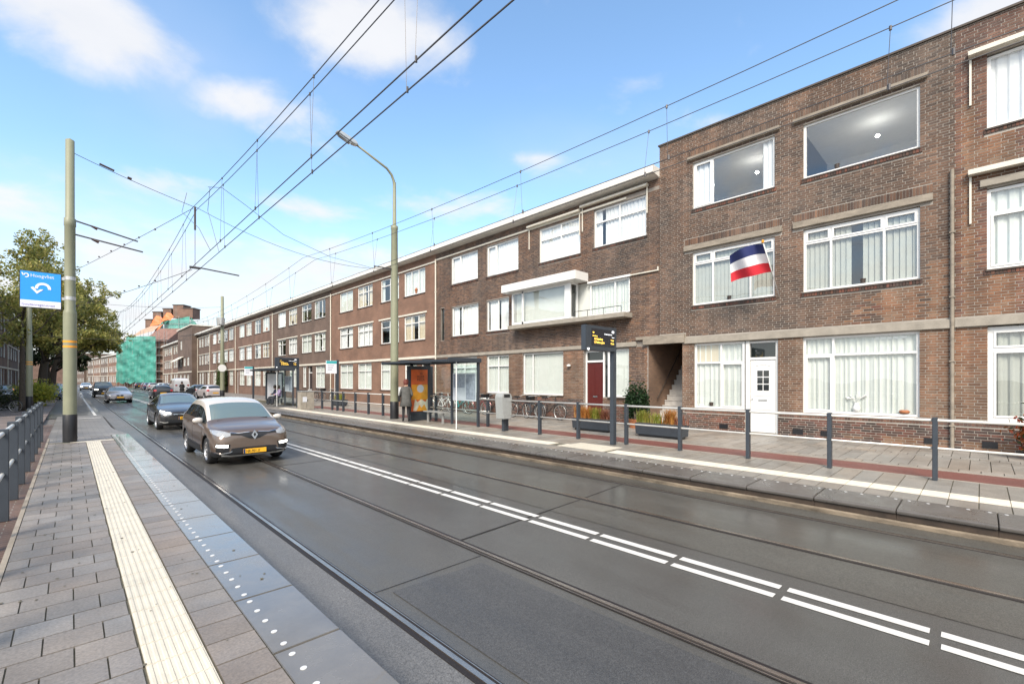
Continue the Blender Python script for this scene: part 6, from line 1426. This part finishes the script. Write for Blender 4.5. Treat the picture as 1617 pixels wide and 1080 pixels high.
# ================================================================ bicycles and a scooter
def bicycle(label, m1, loc, rz, parts_from=None, basket=False, group='bicycles parked against the houses'):
    t = thing('bicycle', label, 'bicycle', loc, rz, group)
    for y in (-.55, .55):
        w = MB(); w.tube([(0, y+.335*math.cos(a*PI/14), .345+.335*math.sin(a*PI/14)) for a in range(29)], .019, 6, caps=False); wo = w.build('wheel', 'tyre', t, smooth=True, fix=False)
        s_ = MB(); s_.tube([(0, y+.312*math.cos(a*PI/12), .345+.312*math.sin(a*PI/12)) for a in range(25)], .010, 5, caps=False)
        for a in range(10): s_.tube([(0, y, .345), (0, y+.31*math.cos(a*PI/5), .345+.31*math.sin(a*PI/5))], .003, 3, caps=False)
        s_.build('spokes', 'galvanised', wo, fix=False)
        f_ = MB(); f_.tube([(0, y+.372*math.cos(a), .345+.372*math.sin(a)) for a in [(.1+.08*q)*PI*.9+(.0 if y < 0 else .0) for q in range(12)]], .014, 5); f_.build('mudguard', m1, t, fix=False)
    f = MB()
    for a_, b_ in (((0, .55, .345), (0, .12, .30)), ((0, .55, .345), (0, .22, .80)), ((0, .12, .30), (0, .25, .92)), ((0, .12, .30), (0, -.33, .72)), ((0, .20, .62), (0, -.34, .82)), ((0, -.55, .345), (0, -.35, .70)), ((0, -.35, .68), (0, -.30, 1.02))): f.tube([a_, b_], .016, 6)
    f.build('frame', m1, t, fix=False)
    MB().tube([(-.28, -.08, 1.02), (-.24, -.22, 1.05), (0, -.30, 1.05), (.24, -.22, 1.05), (.28, -.08, 1.02)], .013, 6).build('handlebar', 'galvanised', t, fix=False)
    s_ = MB(); s_.prism([(.12, .93), (.16, 1.0), (.40, 1.01), (.42, .95)], 'x', -.07, .07); s_.build('saddle', 'tyre', t, bevel=.015)
    r_ = MB(); r_.box(-.07, .07, .40, .82, .74, .76); r_.tube([(.05, .8, .75), (.05, .55, .35)], .007, 4); r_.build('carrier', 'car_black', t, fix=False)
    if basket: MB().prism([(-.17, .84), (-.20, 1.04), (.20, 1.04), (.17, .84)], 'y', -.62, -.36).build('front_crate', 'car_black', t, bevel=.01)
    return t
bicycle('dark red bicycle with a front crate parked under the tall narrow window', 'paint_red', (14.9, 17.9, PL), R(12), basket=True)
bicycle('black bicycle leaning beside the dark red one', 'car_black', (15.2, 17.0, PL), R(-10))
bicycle('black bicycle with crate in front of the large ground-floor window', 'car_black', (15.1, 14.9, PL), R(8), basket=True); bicycle('dark grey bicycle lying low beside the crate bicycle', 'metal_anthracite', (14.9, 14.0, PL), R(-14)); bicycle('black bicycle nearest the red front door', 'car_black', (15.25, 13.3, PL), R(4))
bicycle('silver bicycle behind the bus shelter bench', 'galvanised', (14.9, 21.4, PL), R(20)); bicycle('green bicycle behind the shelter timetable', 'sign_teal', (15.1, 19.6, PL), R(-5)); bicycle('white bicycle parked behind the shelter glass', 'white_paint', (14.8, 20.6, PL), R(5))
bicycle('black bicycle parked near the door of the dark brown house', 'car_black', (14.9, 38.3, PL), R(10), basket=True); bicycle('bicycle with high handlebar beside the scooter', 'metal_anthracite', (15.1, 36.2, PL), R(-8)); bicycle('black bicycle standing by the young tree at the left edge', 'car_black', (-2.75, 39.4, .1), R(60))
sc_ = thing('scooter', 'black and white motor scooter parked before the dark brown house', 'scooter', (14.6, 40.6, PL), R(15))
for y in (-.62, .55): MB().lathe([(.15, -.05), (.24, -.05), (.26, 0), (.24, .05), (.15, .05)], (0, y, .25), 18, 0, 'x').build('wheel', 'tyre', sc_)
MB().prism([(.75, .55), (.70, .78), (.10, .80), (.05, .45), (-.30, .28), (-.45, .95), (-.55, .95), (-.52, .35), (-.25, .18), (.45, .25)], 'x', -.16, .16).build('body', 'paint_black', sc_, bevel=.03); MB().prism([(.0, .80), (.02, .88), (.72, .88), (.74, .80)], 'x', -.14, .14).build('seat', 'tyre', sc_, bevel=.02)
MB().tube([(-.33, -.42, 1.02), (0, -.5, 1.0), (.33, -.42, 1.02)], .015, 6).build('handlebar', 'car_black', sc_); MB().prism([(-.55, .6), (-.60, .95), (-.56, .97), (-.50, .6)], 'x', -.18, .18).build('leg_shield', 'white_paint', sc_, bevel=.01)

# ================================================================ people
mat('coat_grey', (.09, .09, .085), .85, var=.3, scale=12); mat('cloth_black', (.014, .014, .016), .85); mat('cloth_lilac', (.32, .24, .38), .85); mat('cloth_navy', (.015, .02, .04), .85); mat('trouser', (.02, .022, .03), .85); mat('hair_red', (.14, .035, .025), .7)
def skinned(name, joints, bones, rad, m, parent, sub=2):
    me = bpy.data.meshes.new(name); me.from_pydata([joints[k] for k in joints], [[list(joints).index(a), list(joints).index(b)] for a, b in bones], []); o = link('tmp', me)
    md = o.modifiers.new('k', 'SKIN'); md.use_smooth_shade = True
    for i, k_ in enumerate(joints): r_ = rad[k_]; me.skin_vertices[0].data[i].radius = (r_, r_) if not isinstance(r_, tuple) else r_
    me.skin_vertices[0].data[0].use_root = True; o.modifiers.new('s', 'SUBSURF').levels = sub
    e = evald(o); bpy.data.objects.remove(o); e.materials.clear(); e.name = name
    for q in (m if isinstance(m, list) else [m]): e.materials.append(MATS[q])
    return link(name, e, parent)
def person(label, loc, rz, coat, legs_m, hair, pose='stand', group=None, bag=None):
    t = thing('person', label, 'person', loc, rz, group)
    if pose == 'stand':
        J = dict(pelvis=(0, 0, .95), waist=(0, .0, 1.08), chest=(0, .01, 1.30), neck=(0, .0, 1.46), head0=(0, -.02, 1.56), head=(0, -.03, 1.65), sl=(.17, 0, 1.40), el=(.24, .02, 1.14), wl=(.17, -.20, 1.08), hl=(.12, -.28, 1.10), sr=(-.17, 0, 1.40), er=(-.25, .05, 1.13), wr=(-.20, -.17, 1.05), hr=(-.16, -.25, 1.05),
                 ll=(.09, 0, .90), kl=(.10, -.03, .50), al=(.11, .03, .10), tl=(.12, -.13, .04), lr=(-.09, 0, .90), kr=(-.10, .02, .50), ar=(-.11, .10, .10), tr=(-.12, -.06, .04))
    else:
        J = dict(pelvis=(0, 0, .56), waist=(0, .02, .70), chest=(0, 0, .92), neck=(0, -.03, 1.09), head0=(0, -.06, 1.18), head=(0, -.08, 1.26), sl=(.17, 0, 1.03), el=(.23, -.10, .80), wl=(.14, -.32, .72), hl=(.08, -.38, .72), sr=(-.17, 0, 1.03), er=(-.23, -.10, .80), wr=(-.14, -.32, .72), hr=(-.08, -.38, .72),
                 ll=(.10, -.05, .54), kl=(.12, -.45, .52), al=(.12, -.47, .10), tl=(.13, -.60, .04), lr=(-.10, -.05, .54), kr=(-.12, -.45, .52), ar=(-.12, -.42, .10), tr=(-.13, -.55, .04))
    Rr = dict(pelvis=(.16, .12), waist=(.145, .11), chest=(.175, .12), neck=.058, head0=.075, head=.092, sl=.07, el=.052, wl=.036, hl=.03, sr=.07, er=.052, wr=.036, hr=.03, ll=.09, kl=.068, al=.045, tl=.035, lr=.09, kr=.068, ar=.045, tr=.035)
    Bn = [('pelvis', 'waist'), ('waist', 'chest'), ('chest', 'neck'), ('neck', 'head0'), ('head0', 'head'), ('chest', 'sl'), ('sl', 'el'), ('el', 'wl'), ('wl', 'hl'), ('chest', 'sr'), ('sr', 'er'), ('er', 'wr'), ('wr', 'hr'), ('pelvis', 'll'), ('ll', 'kl'), ('kl', 'al'), ('al', 'tl'), ('pelvis', 'lr'), ('lr', 'kr'), ('kr', 'ar'), ('ar', 'tr')]
    b = skinned('body', J, Bn, Rr, [coat, legs_m, 'skin', 'cloth_black'], t); zn = J['neck'][2]; hz_ = J['pelvis'][2]
    hands = [Vector(J['hl']), Vector(J['hr'])]; feet = [Vector(J['tl']), Vector(J['tr'])]
    for p_ in b.data.polygons:
        c = p_.center; p_.material_index = 2 if c.z > zn+.02 or min((c-h_).length for h_ in hands) < .07 else 3 if c.z < .12 else (1 if (c.z < hz_+.0 if pose == 'stand' else (c.z < .64)) else 0)
    hd = J['head']; h_ = MB(); h_.lathe([(.0, .135), (.06, .12), (.10, .07), (.108, .0), (.10, -.07), (.07, -.12)], (hd[0], hd[1]+.018, hd[2]+.01), 18); h_.build('hair', hair, t, smooth=True)
    fc = MB()
    for sx in (-1, 1): fc.box(hd[0]+sx*.035-.012, hd[0]+sx*.035+.012, hd[1]-.098, hd[1]-.088, hd[2]-.005, hd[2]+.008)
    fc.box(hd[0]-.02, hd[0]+.02, hd[1]-.096, hd[1]-.085, hd[2]-.065, hd[2]-.055); fc.build('eyes_and_mouth', 'cloth_black', t)
    MB().prism([(hd[1]-.09, hd[2]+.0), (hd[1]-.115, hd[2]-.03), (hd[1]-.085, hd[2]-.035)], 'x', -.012, .012).build('nose', 'skin', t)
    if pose == 'stand':
        c_ = MB(); c_.lathe([(.17, 1.42), (.20, 1.30), (.19, 1.10), (.21, .90), (.255, .66), (.24, .655), (.19, .9)], (0, .01, 0), 20); co_ = c_.build('coat', coat, t, smooth=True); co_.scale = (1, .78, 1)
        # fingers closed round the bag strap
        f_ = MB()
        for hh_ in hands:
            for q in range(4): f_.tube([(hh_.x-.02+q*.013, hh_.y-.02, hh_.z), (hh_.x-.02+q*.013, hh_.y-.06, hh_.z-.01), (hh_.x-.02+q*.013, hh_.y-.065, hh_.z-.04)], .008, 5)
            f_.tube([(hh_.x+.03, hh_.y, hh_.z), (hh_.x+.045, hh_.y-.03, hh_.z-.02)], .009, 5)
        f_.build('fingers', 'skin', t, fix=False)
    return t
person('person in a long grey coat and dark leggings standing before the orange poster', (10.05, 16.7, PL), R(150), 'coat_grey', 'cloth_black', 'hair_red')
bg_ = thing('shoulder_bag', 'black shoulder bag worn by the person in the grey coat', 'bag', (10.05, 16.7, PL), R(150)); MB().prism([(-.16, .86), (-.18, 1.10), (.16, 1.10), (.14, .86)], 'x', .22, .32).build('bag_body', 'cloth_black', bg_, bevel=.02); MB().tube([(.27, -.12, 1.10), (.2, -.03, 1.42), (.12, .02, 1.47), (.24, .12, 1.10)], .012, 5).build('strap', 'cloth_black', bg_)
person('person in dark clothes seated on the bench of the far shelter', (10.62, 35.3, PL), R(-90), 'cloth_navy', 'trouser', 'hair_dark', 'sit'); person('person in a lilac jacket seated on the bench of the far shelter', (10.62, 34.5, PL), R(-90), 'cloth_lilac', 'trouser', 'hair_dark', 'sit')
person('person in black walking beside the white van', (9.6, 66.5, .02), R(170), 'cloth_black', 'cloth_black', 'hair_dark', 'stand')
